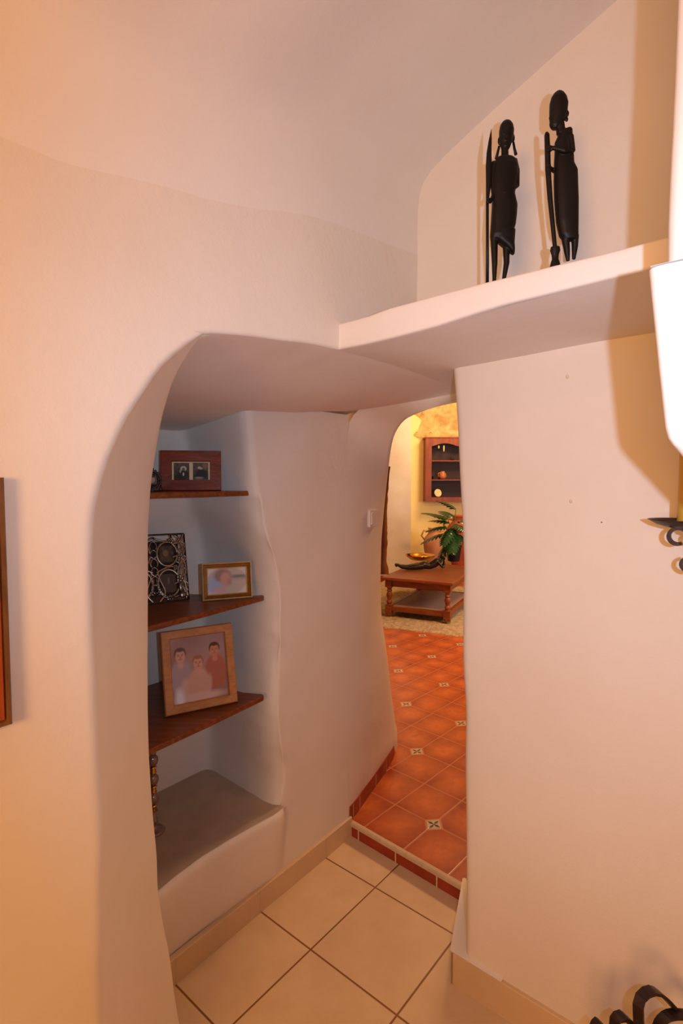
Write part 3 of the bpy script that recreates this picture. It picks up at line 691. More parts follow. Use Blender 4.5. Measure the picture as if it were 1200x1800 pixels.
# 3: ornate openwork silver frame (middle shelf)
bs, yw, _ = base_from(263, 1068, 332, 1055, Z2)
wS, hS = .215, .232
def pS(t):
    m = MB(); x0, x1 = -wS / 2, wS / 2
    m.tube([(x0, 0, 0), (x1, 0, 0)], .0026, 8); m.tube([(x0, 0, hS), (x1, 0, hS)], .003, 8); m.tube([(x0, 0, 0), (x0, 0, hS)], .003, 8); m.tube([(x1, 0, 0), (x1, 0, hS)], .003, 8)
    m.build('frame', 'silver_dark', t, smooth=True)
    m = MB()
    def curl(pts, r0, r1):
        P = resample([Vector((p[0], -.002, p[1])) for p in pts], 16); m.tube(P, lin(16, r0 * 1.5, r1 * 1.6), 7)
    for sx in (1, -1):
        f = lambda x: sx * x
        # stems weaving up the side
        curl([(f(.10), .0), (f(.094), .04), (f(.076), .08), (f(.082), .12), (f(.098), .15), (f(.096), .19), (f(.08), .232)], .0035, .002)
        curl([(f(.105), .01), (f(.098), .07), (f(.104), .12), (f(.088), .16), (f(.07), .19), (f(.06), .232)], .003, .002)
        curl([(f(.107), .03), (f(.086), .1), (f(.096), .14), (f(.107), .18)], .0025, .0015)
        curl([(f(.104), .232), (f(.085), .2), (f(.05), .205), (f(.02), .212), (f(0), .222)], .003, .002)
        curl([(f(.01), .0), (f(.03), .03), (f(.018), .07), (f(.006), .105)], .004, .002)
        curl([(f(.006), .1), (f(.03), .112), (f(.055), .118), (f(.08), .11)], .003, .002)
        curl([(f(.04), .005), (f(.012), .035), (f(.004), .08)], .003, .0015)
        for q in range(9):
            z0_ = .012 + q * .023; xo = .074 + .022 * (q % 2)
            curl([(f(xo - .012), z0_), (f(xo + .006), z0_ + .008), (f(xo + .012), z0_ + .02), (f(xo - .002), z0_ + .032)], .0032, .0014)
        for q in range(6):
            curl([(f(.002 + .006 * (q % 2)), .03 + q * .03), (f(.012), .04 + q * .03), (f(.006), .055 + q * .03), (f(-.004), .06 + q * .03)], .003, .0015)
        # round openings
        for cz, rx, rz in ((.163, .034, .042), (.062, .036, .046)):
            m.tube([(f(.045) + rx * math.cos(2*PI*i/28), -.001, cz + rz * math.sin(2*PI*i/28)) for i in range(29)], .0052, 7)
        # flowers, pods and leaves
        for cx, cz, s_ in ((.09, .152, .010), (.082, .075, .012), (.06, .208, .010), (.07, .115, .008)):
            for k in range(5):
                a = k * 2 * PI / 5; m.ball((f(cx) + s_ * .7 * math.cos(a), -.005, cz + s_ * .7 * math.sin(a)), s_ * .5, .003, s_ * .5, 8)
            m.ball((f(cx), -.008, cz), s_ * .35, .003, s_ * .35, 8)
        for cx, cz, rx, rz in ((.083, .047, .009, .018), (.088, .018, .014, .011), (.035, .014, .006, .006)):
            m.ball((f(cx), -.006, cz), rx, .005, rz, 12)
            for k in (-.5, 0, .5): m.tube([(f(cx) + rx * k, -.009, cz - rz * .8), (f(cx) + rx * k * 1.2, -.012, cz), (f(cx) + rx * k * .5, -.008, cz + rz * .9)], .0012, 6)
        for k in range(7):
            a = PI * (.1 + .25 * k); m.ball((f(.048) + .011 * math.cos(a), -.007, .013 + .007 * math.sin(a)), .0035, .0035, .0035, 8)
        for k in range(5): m.tube([(f(.0), -.004, .02 + .011 * k), (f(.012), -.007, .026 + .01 * k), (f(.022 - .002 * k), -.003, .034 + .008 * k)], [.001, .003, .001], 6)
    m.build('openwork', 'silver', t, smooth=True)
    MB().prism([(-.088, .02), (.088, .02), (.08, .1), (.086, .2), (0, .21), (-.086, .2), (-.08, .1)], .004, .006).build('backing', 'dark', t)
    for sx in (1, -1):
        for cz, rx, rz, q in ((.163, .034, .042, 0), (.062, .036, .046, 1)):
            MB().prism([(sx * .045 + rx * math.cos(2*PI*i/28), cz + rz * math.sin(2*PI*i/28)) for i in range(28)], .002, .004).build('backing', 'dark', t)
            def fn(u, v, q=q):
                b = mixc(srgb(46, 40, 30), srgb(78, 66, 48), noise.noise(Vector((u * 6, v * 6, q * 5 + sx))) + .4)
                return mixc(b, srgb(120, 100, 66), ell(u, v, .42, .55, .2, .2)) if q == 0 else mixc(mixc(b, srgb(44, 40, 44), .6), srgb(96, 88, 86), ell(u, v, .5, .62, .07, .2))
            photo(rx * 1.36, rz * 1.36, .0015, fn, t, 20, 20, ox=sx * .045, oz=cz - rz * .68)
bS = atz(332, 1055, Z2); dirS = Vector((math.cos(math.radians(28)), math.sin(math.radians(28)), 0))
frame_thing('picture_frame', bS - dirS * (wS / 2) + Vector((0, 0, .003)), math.radians(28), wS, hS, math.radians(17), 'ornate openwork silver frame with flowers, left on the middle shelf', [pS], strut=False)

# 4: gilt frame with a portrait (middle shelf, right)
bs, yw, wl_ = base_from(355, 1058, 443, 1050, Z2)
wG, hG = .172, .128
def portrait(u, v):
    b = mixc(srgb(196, 178, 160), srgb(170, 160, 150), ell(u, v, .85, .62, .35, .1, .6))
    b = mixc(b, srgb(120, 118, 112), ell(u, v, .82, .66, .2, .05, .5)); b = mixc(b, srgb(186, 168, 150), .0)
    b = mixc(b, srgb(214, 200, 190), 1 - ell(u, v, .5, .5, .52, .56, .05))
    b = mixc(b, srgb(160, 174, 200), ell(u, v, .2, .35, .24, .36, .3)); b = mixc(b, srgb(150, 116, 100), ell(u, v, .38, .72, .22, .26, .25)); b = mixc(b, srgb(206, 152, 132), ell(u, v, .46, .55, .14, .3, .25))
    b = mixc(b, srgb(184, 130, 112), ell(u, v, .56, .46, .05, .12, .8)); b = mixc(b, srgb(210, 160, 150), ell(u, v, .3, .14, .16, .12, .5)); return b
def pG(t):
    moulding(MB(), wG, hG, 0, [(0, .016), (0, -.006), (.0025, -.009), (.005, -.006)]).build('outer_edge', 'gold', t)
    moulding(MB(), wG, hG, 0, [(.005, -.006), (.007, -.003), (.014, -.005), (.017, -.003)]).build('moulding', 'dark_gold', t)
    moulding(MB(), wG, hG, 0, [(.017, -.003), (.019, -.006), (.0205, -.001), (.0205, .001)]).build('inner_edge', 'gold', t)
    MB().box(-wG/2 + .001, .001, .001, wG/2 - .001, .015, hG - .001).build('backing', 'frame_oak', t)
    photo(wG - .041, hG - .041, 0, portrait, t, 70, 50, oz=.0205)
frame_thing('picture_frame', bs + Vector((0, .004, .0005)), math.radians(22), wG, hG, math.radians(8), 'gilt frame with a portrait photograph, right on the middle shelf', [pG])

# 5: large oak frame with three children
bs, yw, wl_ = base_from(290, 1261, 417, 1234, Z3)
print('oak', bs, math.degrees(yw), wl_)
wO, hO = wl_, .265
def kids(u, v):
    b = mixc(srgb(150, 110, 104), srgb(176, 138, 128), noise.noise(Vector((u * 2.5, v * 2.5, 1))) + .4); b = mixc(b, srgb(180, 160, 160), ell(u, v, .75, .9, .3, .2, .8) * .4)
    def kid(cx, cy, s, hair, skin, shirt, b, sw=.21, dy=.3):
        b = mixc(b, shirt, ell(u, v, cx, cy - dy - .04, sw, .28, .12)); b = mixc(b, skin, ell(u, v, cx, cy - s * 1.3, s * .5, s * .5, .3))
        b = mixc(b, hair, ell(u, v, cx, cy + s * .38, s * 1.02, s * .9, .1)); b = mixc(b, skin, ell(u, v, cx, cy, s * .82, s * 1.0, .1))
        b = mixc(b, hair, ell(u, v, cx, cy + s * .95, s * .75, s * .3, .3))
        for e in (-.34, .34): b = mixc(b, srgb(128, 84, 72), ell(u, v, cx + e * s, cy + s * .12, s * .16, s * .09, .7)); b = mixc(b, srgb(170, 116, 98), ell(u, v, cx + e * s, cy + s * .3, s * .2, s * .06, .8))
        b = mixc(b, srgb(160, 100, 84), ell(u, v, cx, cy - s * .15, s * .1, s * .14, .5)); b = mixc(b, srgb(176, 104, 92), ell(u, v, cx, cy - s * .46, s * .3, s * .09, .8)); return b
    b = kid(.17, .72, .105, srgb(96, 74, 66), srgb(214, 160, 140), srgb(172, 150, 156), b, .2)
    b = kid(.80, .74, .10, srgb(84, 48, 36), srgb(206, 134, 108), srgb(178, 104, 82), b, .2)
    b = mixc(b, srgb(206, 168, 150), ell(u, v, .3, .18, .12, .2, .2, .5)); b = mixc(b, srgb(200, 156, 140), ell(u, v, .62, .18, .08, .2, .2, -.3))
    b = kid(.48, .57, .10, srgb(160, 108, 80), srgb(216, 156, 130), srgb(206, 158, 136), b, .2)
    b = mixc(b, srgb(214, 176, 160), ell(u, v, .5, .05, .42, .07, .4)); b = mixc(b, srgb(228, 220, 224), ell(u, v, .12, .08, .08, .14, .5)); 
    return b
def pK(t):
    moulding(MB(), wO, hO, 0, [(0, .008), (0, -.006), (.003, -.010), (.026, -.010), (.029, -.003), (.0295, .0)]).build('frame', 'frame_oak', t)
    MB().box(-wO/2 + .002, .0005, .002, wO/2 - .002, .007, hO - .002).build('backing', 'dark', t)
    photo(wO - .058, hO - .058, -.001, kids, t, 90, 110, oz=.029)
frame_thing('picture_frame', bs + Vector((0, 0, .0022)), yw, wO, hO, math.radians(13), 'large honey oak frame with a photograph of three children, lowest shelf', [pK])

# 6: framed picture on the left wall
wc = on_b(20, 1271, .012); t = thing('picture_frame', W(wc[0] - .17, .0, wc[1]), math.radians(50), 'red brown moulded wooden picture frame hanging on the left wall, cut by the margin', 'picture frame')
wP, hP = .34, .36
# local x along the wall (u), local -y into the room
moulding(MB(), wP, hP, 0, [(0, .0), (0, -.016), (.002, -.018), (.007, -.018), (.0085, -.015)]).build('outer_edge', 'frame_olive', t)
moulding(MB(), wP, hP, 0, [(.0085, -.015), (.011, -.019), (.018, -.018), (.026, -.012), (.03, -.008)]).build('moulding', 'frame_red', t)
moulding(MB(), wP, hP, 0, [(.03, -.008), (.032, -.01), (.034, -.006), (.034, -.004)]).build('inner_edge', 'gold', t)
MB().box(-wP/2 + .006, -.004, .006, wP/2 - .006, -.001, hP - .006).build('backing', 'dark', t)
photo(wP - .066, hP - .066, -.005, lambda u, v: mixc(srgb(150, 130, 96), srgb(88, 110, 110), v + .3 * noise.noise(Vector((u * 4, v * 4, 0)))), t, 30, 30, 'picture', oz=.033)

# ------------------------------------------------------------------ candlestick in the niche
pc = atz(271, 1462, ZS)
t = thing('candlestick', pc, 0, 'turned candlestick with brown glass beads and brass rings under the lowest shelf', 'candlestick')
MB().lathe([(.034, 0), (.036, .004), (.03, .01), (.012, .016), (.008, .03), (.014, .036), (.014, .042), (.008, .05), (.007, .07)], 24).build('base', 'glass_brown', t, smooth=True)
zz = .07
for k in range(3):
    MB().lathe([(.007, zz), (.012, zz + .004), (.007, zz + .008), (.01, zz + .012), (.0065, zz + .016), (.013, zz + .022), (.006, zz + .026)], 20).build('ring', 'brass', t, smooth=True)
    MB().lathe([(.006, zz + .026), (.014, zz + .032), (.018, zz + .044), (.017, zz + .054), (.009, zz + .064), (.007, zz + .066)], 20).build('bead', 'glass_brown', t, smooth=True); zz += .066
MB().lathe([(.007, zz), (.012, zz + .003), (.009, zz + .008), (.013, zz + .02), (.017, zz + .035), (.018, zz + .037), (.014, zz + .037)], 20).build('cup', 'glass_brown', t, smooth=True)

# ------------------------------------------------------------------ light switch on the pier
def surface(x, y):
    bpy.context.view_layer.update(); ok, p, n, *_ = S.ray_cast(bpy.context.evaluated_depsgraph_get(), C0 + ray(x, y) * .05, ray(x, y)); n = n if n.dot(ray(x, y)) < 0 else -n
    return p, n
sp_, sn_ = surface(652, 911)
t = thing('light_switch', sp_, math.atan2(sn_.y, sn_.x) + PI / 2, 'small white rocker light switch on the pier beside the doorway', 'light switch')
MB().box(-.033, -.012, -.038, .044, .01, .038).build('plate', 'switch', t, bevel=.003)
MB().box(-.024, -.016, -.027, -.002, -.010, .027).build('rocker', 'switch', t, bevel=.002)

# ------------------------------------------------------------------ carved figures on the ledge
def fig_pt(x, y, Y, c):
    p = atd(x, y, Y); return Vector((p.x - c.x, p.y - c.y, p.z - c.z))
def figure_left():
    Y = W(-.265, .34, 0).y; base = atd(868, 505, Y); base.z = 1.903; c = base
    t = thing('carved_figure', base, 0, 'black carved wooden figure with pointed spear and slanting robe hem, left on the ledge', 'statuette', 'carved figures on the ledge')
    k = Y / F
    def sec(lst, dy=0): return [((fig_pt(x, y, Y, c) + Vector((0, dy + 0, 0))), r * k, r2 * k) for x, y, r, r2 in lst]
    m = MB()
    m.loft(sec([(888, 265, 4, 4), (888, 260, 7.5, 7), (888.5, 250, 10.5, 10), (889.5, 240, 12, 12), (890, 230, 12.5, 12.5), (890, 221, 11, 11), (890, 215, 7.5, 7.5), (890, 211.5, 3, 3)]), 20)   # head
    m.loft(sec([(887, 284, 8, 7), (887, 276, 6.3, 6), (887, 262, 6, 6), (888, 254, 6, 6)]), 16)            # neck
    m.ball(fig_pt(886.5, 246, Y, c) + Vector((0, -.014, 0)), .003, .004, .007)                      # nose
    m.ball(fig_pt(887, 257, Y, c) + Vector((0, -.009, 0)), .0045, .004, .0022)                     # lips
    for s in (-1, 1): m.ball(fig_pt(887 + s * 5, 242, Y, c) + Vector((0, -.0125, 0)), .003, .002, .0022)
    for ex, ey in ((901.5, 243), (877.5, 248)): m.ball(fig_pt(ex, ey, Y, c), .004, .003, .009)        # ears
    m.loft(sec([(879, 421, 17, 9), (880.5, 414, 19, 12), (884, 395, 21, 13), (885.5, 378, 21.5, 13.5), (886.5, 361, 21.5, 13), (884.5, 342, 19, 13), (885.5, 325, 20, 13), (887.5, 308, 21.5, 13), (888.5, 290, 20.5, 11.5), (888.5, 281, 18, 9), (888, 276, 12, 7)]), 22, 2.6)
    m.loft(sec([(902, 447.5, 1.5, 4), (899, 442, 4.5, 9), (895.5, 436, 8, 11), (891, 429, 12, 12), (886.5, 421, 17, 12), (886, 405, 18.5, 13)]), 20, 2.6)
    m.tube([fig_pt(x, y, Y, c) + Vector((0, d, 0)) for x, y, d in ((904, 280, 0), (908, 300, 0), (907, 328, -.004), (898, 336, -.012), (882, 345, -.014))], [.006, .0065, .006, .005, .004], 10)
    m.tube([fig_pt(x, y, Y, c) + Vector((0, d, 0)) for x, y, d in ((868, 285, 0), (864, 310, -.002), (866, 345, -.006), (862, 354, -.01), (855, 358, -.012))], [.006, .006, .005, .0045, .004], 10)
    # hand on the spear: palm, four fingers and a thumb
    hp = fig_pt(856, 359, Y, c) + Vector((0, -.012, 0)); m.ball(hp + Vector((.003, 0, 0)), .0045, .003, .005)
    for i in range(4): m.tube([hp + Vector((.003, -.002, .0045 - i * .003)), hp + Vector((-.002, -.005, .0045 - i * .003)), hp + Vector((-.006, -.001, .004 - i * .003))], .0014, 6)
    m.tube([hp + Vector((.003, 0, .004)), hp + Vector((-.001, .003, .007)), hp + Vector((-.004, .004, .006))], .0015, 6)
    for xs_, x2 in ((868, 868), (889, 885)):
        m.tube([fig_pt(x, y, Y, c) for x, y in ((xs_, 415), (xs_ + .5, 440), (xs_ + 1, 462), (x2 + .5, 490), (x2, 500))], [.0085, .0075, .0065, .0045, .0045], 10)
        m.ball(fig_pt(x2 - 1, 501, Y, c) + Vector((0, -.008, 0)), .005, .013, .004)
    m.build('body', 'ebony', t, remesh=.0012)
    for pts in (((902, 250), (904, 262), (906.5, 272)), ((877, 257), (874.5, 268), (872, 279))):
        MB().tube([fig_pt(x, y, Y, c) for x, y in pts], [.0025, .0028, .0035], 8).build('earring', 'ebony', t, smooth=True)
    m = MB(); sp = [(861.5, 231, .3), (859.5, 250, 2.6), (857.5, 272, 4.2), (857, 295, 5.2), (856.5, 330, 4.4), (855, 350, 3.0), (854.5, 362, 2.6), (854.5, 420, 2.6), (854.5, 500, 2.8)]
    m.tube([fig_pt(x, y, Y, c) + Vector((0, -.008, 0)) for x, y, r in sp], [r * k for x, y, r in sp], 10, flat=.55); m.build('spear', 'ebony', t, smooth=True)
    b0 = [((fig_pt(867, 505, Y, c).x, 0, z), rx, ry) for z, rx, ry in ((0, .026, .019), (.003, .026, .019), (.006, .022, .016), (.0075, .01, .008))]
    MB().loft(b0, 20).build('base', 'ebony', t, smooth='auto')
def figure_right():
    Y = W(-.265, .50, 0).y; base = atd(990, 462, Y); base.z = 1.903; c = base
    t = thing('carved_figure', base, 0, 'black carved wooden figure in profile gripping a long pestle, right on the ledge', 'statuette', 'carved figures on the ledge')
    k = Y / F
    def sec(lst): return [(fig_pt(x, y, Y, c), r * k, r2 * k) for x, y, r, r2 in lst]
    m = MB()
    m.loft(sec([(975, 227, 5, 5), (976, 222, 9.5, 8), (979, 210, 13, 10), (981, 196, 15, 12), (982, 182, 15.5, 12.5), (982, 172, 13, 11), (982, 165, 9, 8), (982, 160.5, 4, 4)]), 20)
    m.ball(fig_pt(969.5, 211, Y, c), .0048, .006, .0035); m.ball(fig_pt(970, 218, Y, c), .0055, .006, .0045); m.ball(fig_pt(967.5, 207, Y, c), .0035, .004, .004)
    m.ball(fig_pt(997, 200, Y, c), .003, .004, .006); m.ball(fig_pt(995.5, 210, Y, c), .0035, .003, .0045)
    m.loft(sec([(986, 236, 8, 7), (985, 226, 7.5, 7), (983, 212, 7.5, 7)]), 14)
    m.loft(sec([(1002, 422, 13, 9), (999, 414, 16, 11), (996.5, 390, 18.5, 13), (995, 350, 20, 14), (994, 318, 19.8, 14), (994, 300, 19.5, 13), (991, 288, 16.5, 12), (991, 268, 15.5, 11), (990, 250, 14.5, 10), (993, 238, 12, 9), (997, 229, 8, 7), (1000, 225, 3.5, 4)]), 22, 2.4)
    for pts in (((998, 245, -.012), (1001, 272, -.014), (985, 275, -.018), (966, 266, -.012)), ((990, 250, .012), (985, 285, .012), (974, 298, .004), (966, 297, -.002))):
        m.tube([fig_pt(x, y, Y, c) + Vector((0, d, 0)) for x, y, d in pts], [.006, .0055, .0048, .004], 10)
    for hx, hy, d in ((964, 267, -.008), (964, 297, -.004)):
        hp = fig_pt(hx, hy, Y, c) + Vector((0, d, 0)); m.ball(hp, .0042, .0035, .005)
        for i in range(4): m.tube([hp + Vector((.002, -.003, .0045 - i * .003)), hp + Vector((-.004, -.005, .0045 - i * .003)), hp + Vector((-.008, -.001, .004 - i * .003))], .0014, 6)
        m.tube([hp + Vector((.002, .002, .004)), hp + Vector((-.003, .005, .006)), hp + Vector((-.007, .004, .005))], .0015, 6)
    for pts in (((993, 418), (996, 440), (998, 459)), ((1010, 414), (1010, 434), (1008, 456))):
        m.tube([fig_pt(x, y, Y, c) for x, y in pts], [.008, .0062, .0035], 10); q = fig_pt(pts[-1][0] - 1, pts[-1][1], Y, c); q.z = .004; m.ball(q, .008, .006, .004)
    m.build('body', 'ebony', t, remesh=.0012)
    m = MB(); sp = [(959, 235, 2.2), (959.5, 239, 4.2), (960.5, 262, 4.6), (961.5, 300, 4.6), (965, 350, 4.2), (971, 410, 3.6), (974, 440, 3.4)]
    m.tube([fig_pt(x, y, Y, c) + Vector((0, -.004, 0)) for x, y, r in sp], [r * k for x, y, r in sp], 10)
    hd = [(974, 436, 7.5), (974, 442, 8.5), (974, 450, 6), (974, 457, 5.5), (974, 463, 7.5), (974, 470, 9)]
    m.loft([(fig_pt(x, y, Y, c) + Vector((0, -.004, 0)), r * k, r * k * .8) for x, y, r in hd], 16); m.build('pestle', 'ebony', t, smooth='auto')
    MB().loft([((.0, 0, z), rx, ry) for z, rx, ry in ((0, .036, .018), (.003, .036, .018), (.004, .03, .014))], 20).build('base', 'ebony', t, smooth='auto')
figure_left(); figure_right()

# ------------------------------------------------------------------ candle sconce by the hood
YC = W(-.2, .71, 0).y; sc0 = atd(1207, 926, YC)
k = YC / F
t = thing('candle_sconce', sc0, math.radians(-40), 'dark wrought iron candle sconce with scrolls on the right wall below the hood', 'candle sconce')
L = lambda x, y, d=0: Vector(((x - 1207) * k, d, (926 - y) * k))
tt = bpy.data.objects.new('x', None)
m = MB()
rows = []
m.lathe([(.006, -.004), (.02, -.002), (.04, .004), (.053, .012), (.055, .0135), (.052, .0135), (.038, .007), (.018, .002), (.004, 0)], 32, c=(-.012, 0, .0))
m.build('drip_pan', 'iron', t, smooth=True)
def arc(cx, cy, r, a0, a1, n=22, r2=None): return [L(cx + (r + ((r2 or r) - r) * i / (n - 1)) * math.cos(math.radians(a0 + (a1 - a0) * i / (n - 1))), cy - (r + ((r2 or r) - r) * i / (n - 1)) * math.sin(math.radians(a0 + (a1 - a0) * i / (n - 1)))) for i in range(n)]
m = MB(); pts = [L(1222, 927), L(1206, 928)] + arc(1194, 945, 16, 75, 300, 24, 12) + [L(1199, 956), L(1197, 957)]
m.strap(pts, .011, .0068, (0, 1, 0)); m.build('scroll', 'iron', t)
m = MB(); m.strap(arc(1218, 945, 18, 150, -200, 26, 8), .011, .006, (0, 1, 0)); m.build('scroll', 'iron', t)
m = MB(); m.strap([L(1200, 930), L(1215, 940), L(1232, 965), L(1236, 990), L(1228, 1004)] + arc(1212, 991, 15, -30, -260, 20, 10), .011, .006, (0, 1, 0)); m.build('scroll', 'iron', t)
m = MB(); m.strap([L(1206, 926, 0), L(1206, 928, .06), L(1206, 935, .12), L(1206, 950, .195)], .011, .006, (1, 0, 0)); m.box(-.012, .19, -.09, .012, .2, .05); m.build('wall_bracket', 'iron', t)
cdl = W(0, 0, 0); cp = atd(1203 + 14, 926, YC)
t = thing('pillar_candle', (sc0.x + .0, sc0.y, sc0.z + .001), 0, 'thick yellow pillar candle standing on the iron sconce', 'candle')
MB().lathe([(.019, 0), (.0205, .003), (.0205, .16), (.019, .165), (.012, .163), (.004, .158)], 28, c=(.004, 0, 0.0)).build('wax', 'candle', t, smooth='auto')
MB().tube([(.004, 0, .155), (.005, 0, .165), (.007, 0, .172)], .0012, 6).build('wick', 'dark', t)

# ------------------------------------------------------------------ wrought iron log basket, bottom right
YB = 1.0
lb = atd(1150, 1900, YB); lb.z = 0
t = thing('log_holder', (lb.x + .05, YB, 0), math.radians(-38), 'dark wrought iron fireside holder with curled straps at the lower right', 'log holder')
def bp(x, y, d=0): p = atd(x, y, YB + d); return Vector((p.x, p.y, p.z))
def rs(pxs, n=30): return resample([bp(*p) for p in pxs], n)
for i_, (px, wd, th) in enumerate([([(1130, 1900, .0), (1124, 1830, 0), (1122, 1790, 0), (1122, 1762, 0), (1130, 1748, .01), (1146, 1741, .02), (1162, 1748, .03), (1185, 1772, .04), (1215, 1805, .05), (1240, 1850, .06), (1250, 1900, .06)], .019, .006),
                    ([(1150, 1880, .03), (1152, 1830, .03), (1158, 1800, .03), (1172, 1786, .03), (1195, 1783, .03), (1225, 1790, .03), (1250, 1830, .03)], .019, .006),
                    ([(1062, 1880, .02), (1076, 1840, .02), (1080, 1805, .02), (1082, 1790, .02), (1094, 1786, .02), (1106, 1795, .02), (1118, 1820, .02), (1124, 1870, .02)], .019, .007),
                    ([(1030, 1870, .03), (1040, 1820, .03), (1048, 1797, .03), (1058, 1802, .03), (1070, 1830, .03)], .016, .006)]):
    o = MB().strap(rs(px), wd, th, (-.55, .75, .15)).build('strap', 'iron', None); rel(o, t)
for x, d in ((1040, .03), (1124, 0), (1240, .05)):
    p = bp(x, 1862, d); o = MB().strap([Vector((p.x, p.y, p.z)), Vector((p.x, p.y, .02)), Vector((p.x - .01, p.y - .02, .004))], .018, .007, (1, 0, 0)).build('leg', 'iron', None); rel(o, t)
p, q = bp(1030, 1860, .03), bp(1250, 1860, .05); o = MB().strap([p, q], .018, .007, (0, 0, 1)).build('crossbar', 'iron', None); rel(o, t)

# ------------------------------------------------------------------ far room furniture
# rug
RZ = SH
c1, c2 = atz(640, 1098, RZ), atz(812, 1120, RZ); dr = (c2 - c1).normalized(); nr = Vector((-dr.y, dr.x, 0))
rows = []
NX, NY = 150, 90; st0 = c1 - dr * .7; LW, LD = 2.6, 2.35
for j in range(NY + 1):
    r = []
    for i in range(NX + 1):
        p = st0 + dr * (LW * i / NX) + nr * (LD * j / NY); e = min(i, NX - i, j, NY - j)
        h = (.0 if e == 0 else .018 + .009 * noise.noise(Vector((p.x * 30, p.y * 30, 0))) + .006 * noise.noise(Vector((p.x * 9, p.y * 9, 4))))
        if e == 0: p = p + Vector((noise.noise(p * 30) * .02, noise.noise(p * 31) * .02, 0))
        r.append((p.x, p.y, RZ + .001 + h))
    rows.append(r)
tag(MB().grid(rows).build('shaggy_rug', 'rug', smooth=True), 'cream shaggy rug under the coffee table on the terracotta floor', 'rug')
# coffee table
TZ = RZ + .034
lf, rf = atz(684, 1081, TZ), atz(786, 1093, TZ); dx = (rf - lf); ang = math.atan2(dx.y, dx.x); wleg = dx.length
ztop = .505 
tb = thing('coffee_table', Vector((lf.x, lf.y, TZ)), ang, 'brown wooden coffee table with turned legs and a slatted lower shelf', 'table')
hT = ztop - TZ; dl = 1.02; ov = .07
MB().box(-ov, -ov, hT - .03, wleg + ov, dl + ov, hT).build('tabletop', 'table_wood', tb, bevel=.006)
for nm, b_ in (('apron', (0, -.02, hT - .10, wleg, .0, hT - .03)), ('apron', (0, dl, hT - .10, wleg, dl + .02, hT - .03)), ('apron', (-.02, 0, hT - .10, 0, dl, hT - .03)), ('apron', (wleg, 0, hT - .10, wleg + .02, dl, hT - .03))):
    MB().box(*b_).build(nm, 'table_wood', tb)
for lx, ly in ((0, 0), (wleg, 0), (0, dl), (wleg, dl)):
    m = MB(); s_ = .035
    m.box(lx - s_, ly - s_, hT - .11, lx + s_, ly + s_, hT - .028); m.box(lx - s_, ly - s_, .03, lx + s_, ly + s_, .115)
    m.lathe([(.028, 0), (.036, .008), (.034, .03)], 16, (lx, ly, 0))
    m.lathe([(.034, .112), (.022, .122), (.03, .135), (.03, .15), (.02, .165), (.026, .19), (.033, .215), (.028, .235), (.02, .25), (.03, .262), (.02, .275), (.026, .29), (.034, hT - .108)], 16, (lx, ly, 0))
    m.build('leg', 'table_wood', tb, smooth='auto')
for b_ in ((0, -.02, .05, wleg, .02, .1), (0, dl - .02, .05, wleg, dl + .02, .1), (-.02, 0, .05, .02, dl, .1), (wleg - .02, 0, .05, wleg + .02, dl, .1)): MB().box(*b_).build('stretcher', 'table_wood', tb)
MB().box(.02, .02, .085, wleg - .02, dl - .02, .097).build('lower_shelf', 'rush', tb)
# reclining figurine
TT = TZ + hT + .001
p = (atz(697, 1003, TT) + atz(778, 1002, TT)) / 2
t = thing('reclining_figurine', p, math.radians(0), 'dark bronze reclining figurine lying on its front on the coffee table', 'figurine')
k = p.y / F
G = lambda x, y, d=0: Vector(((x - 737) * k, d, .012 + (1002 - y) * k))
m = MB()
m.tube([G(736, 996), G(745, 994.5), G(754, 996), G(763, 992), G(769, 987), G(773, 983)], [.04, .046, .04, .046, .042, .018], 14)
m.ball(G(776.5, 979), .027, .027, .036)
for s in (-1, 1):
    m.tube([G(742, 996, s * .02), G(728, 997.5, s * .026), G(715, 998.5, s * .026), G(704, 997, s * .024), G(697, 993.5, s * .02)], [.038, .034, .026, .022, .014], 10)
    m.ball(G(695, 994.5, s * .02), .014, .012, .020)
    m.tube([G(768, 988, s * .04), G(773, 994, s * .045), G(777, 998.5, s * .042)], [.017, .015, .013], 8)
    m.tube([G(777, 998.5, s * .042), G(780, 992, s * .03), G(779, 985, s * .02)], [.013, .011, .010], 8)
    for f_ in range(4): m.tube([G(779, 987, s * (.014 + .004 * f_)), G(781, 983, s * (.012 + .004 * f_)), G(780, 980, s * (.012 + .003 * f_))], .004, 6)
m.build('body', 'bronze', t, remesh=.005)
# brass bowl
p = atz(743, 990, TT)
t = thing('brass_bowl', p + Vector((0, .22, 0)), 0, 'shiny shallow brass bowl behind the reclining figurine', 'bowl')
MB().lathe([(q * 1.15, z * 1.1) for q, z in [(.06, 0), (.075, .004), (.12, .02), (.15, .045), (.16, .062), (.166, .068), (.16, .066), (.142, .046), (.1, .022), (.04, .014), (.002, .013)]], 40).build('bowl', 'brass', t, smooth=True)
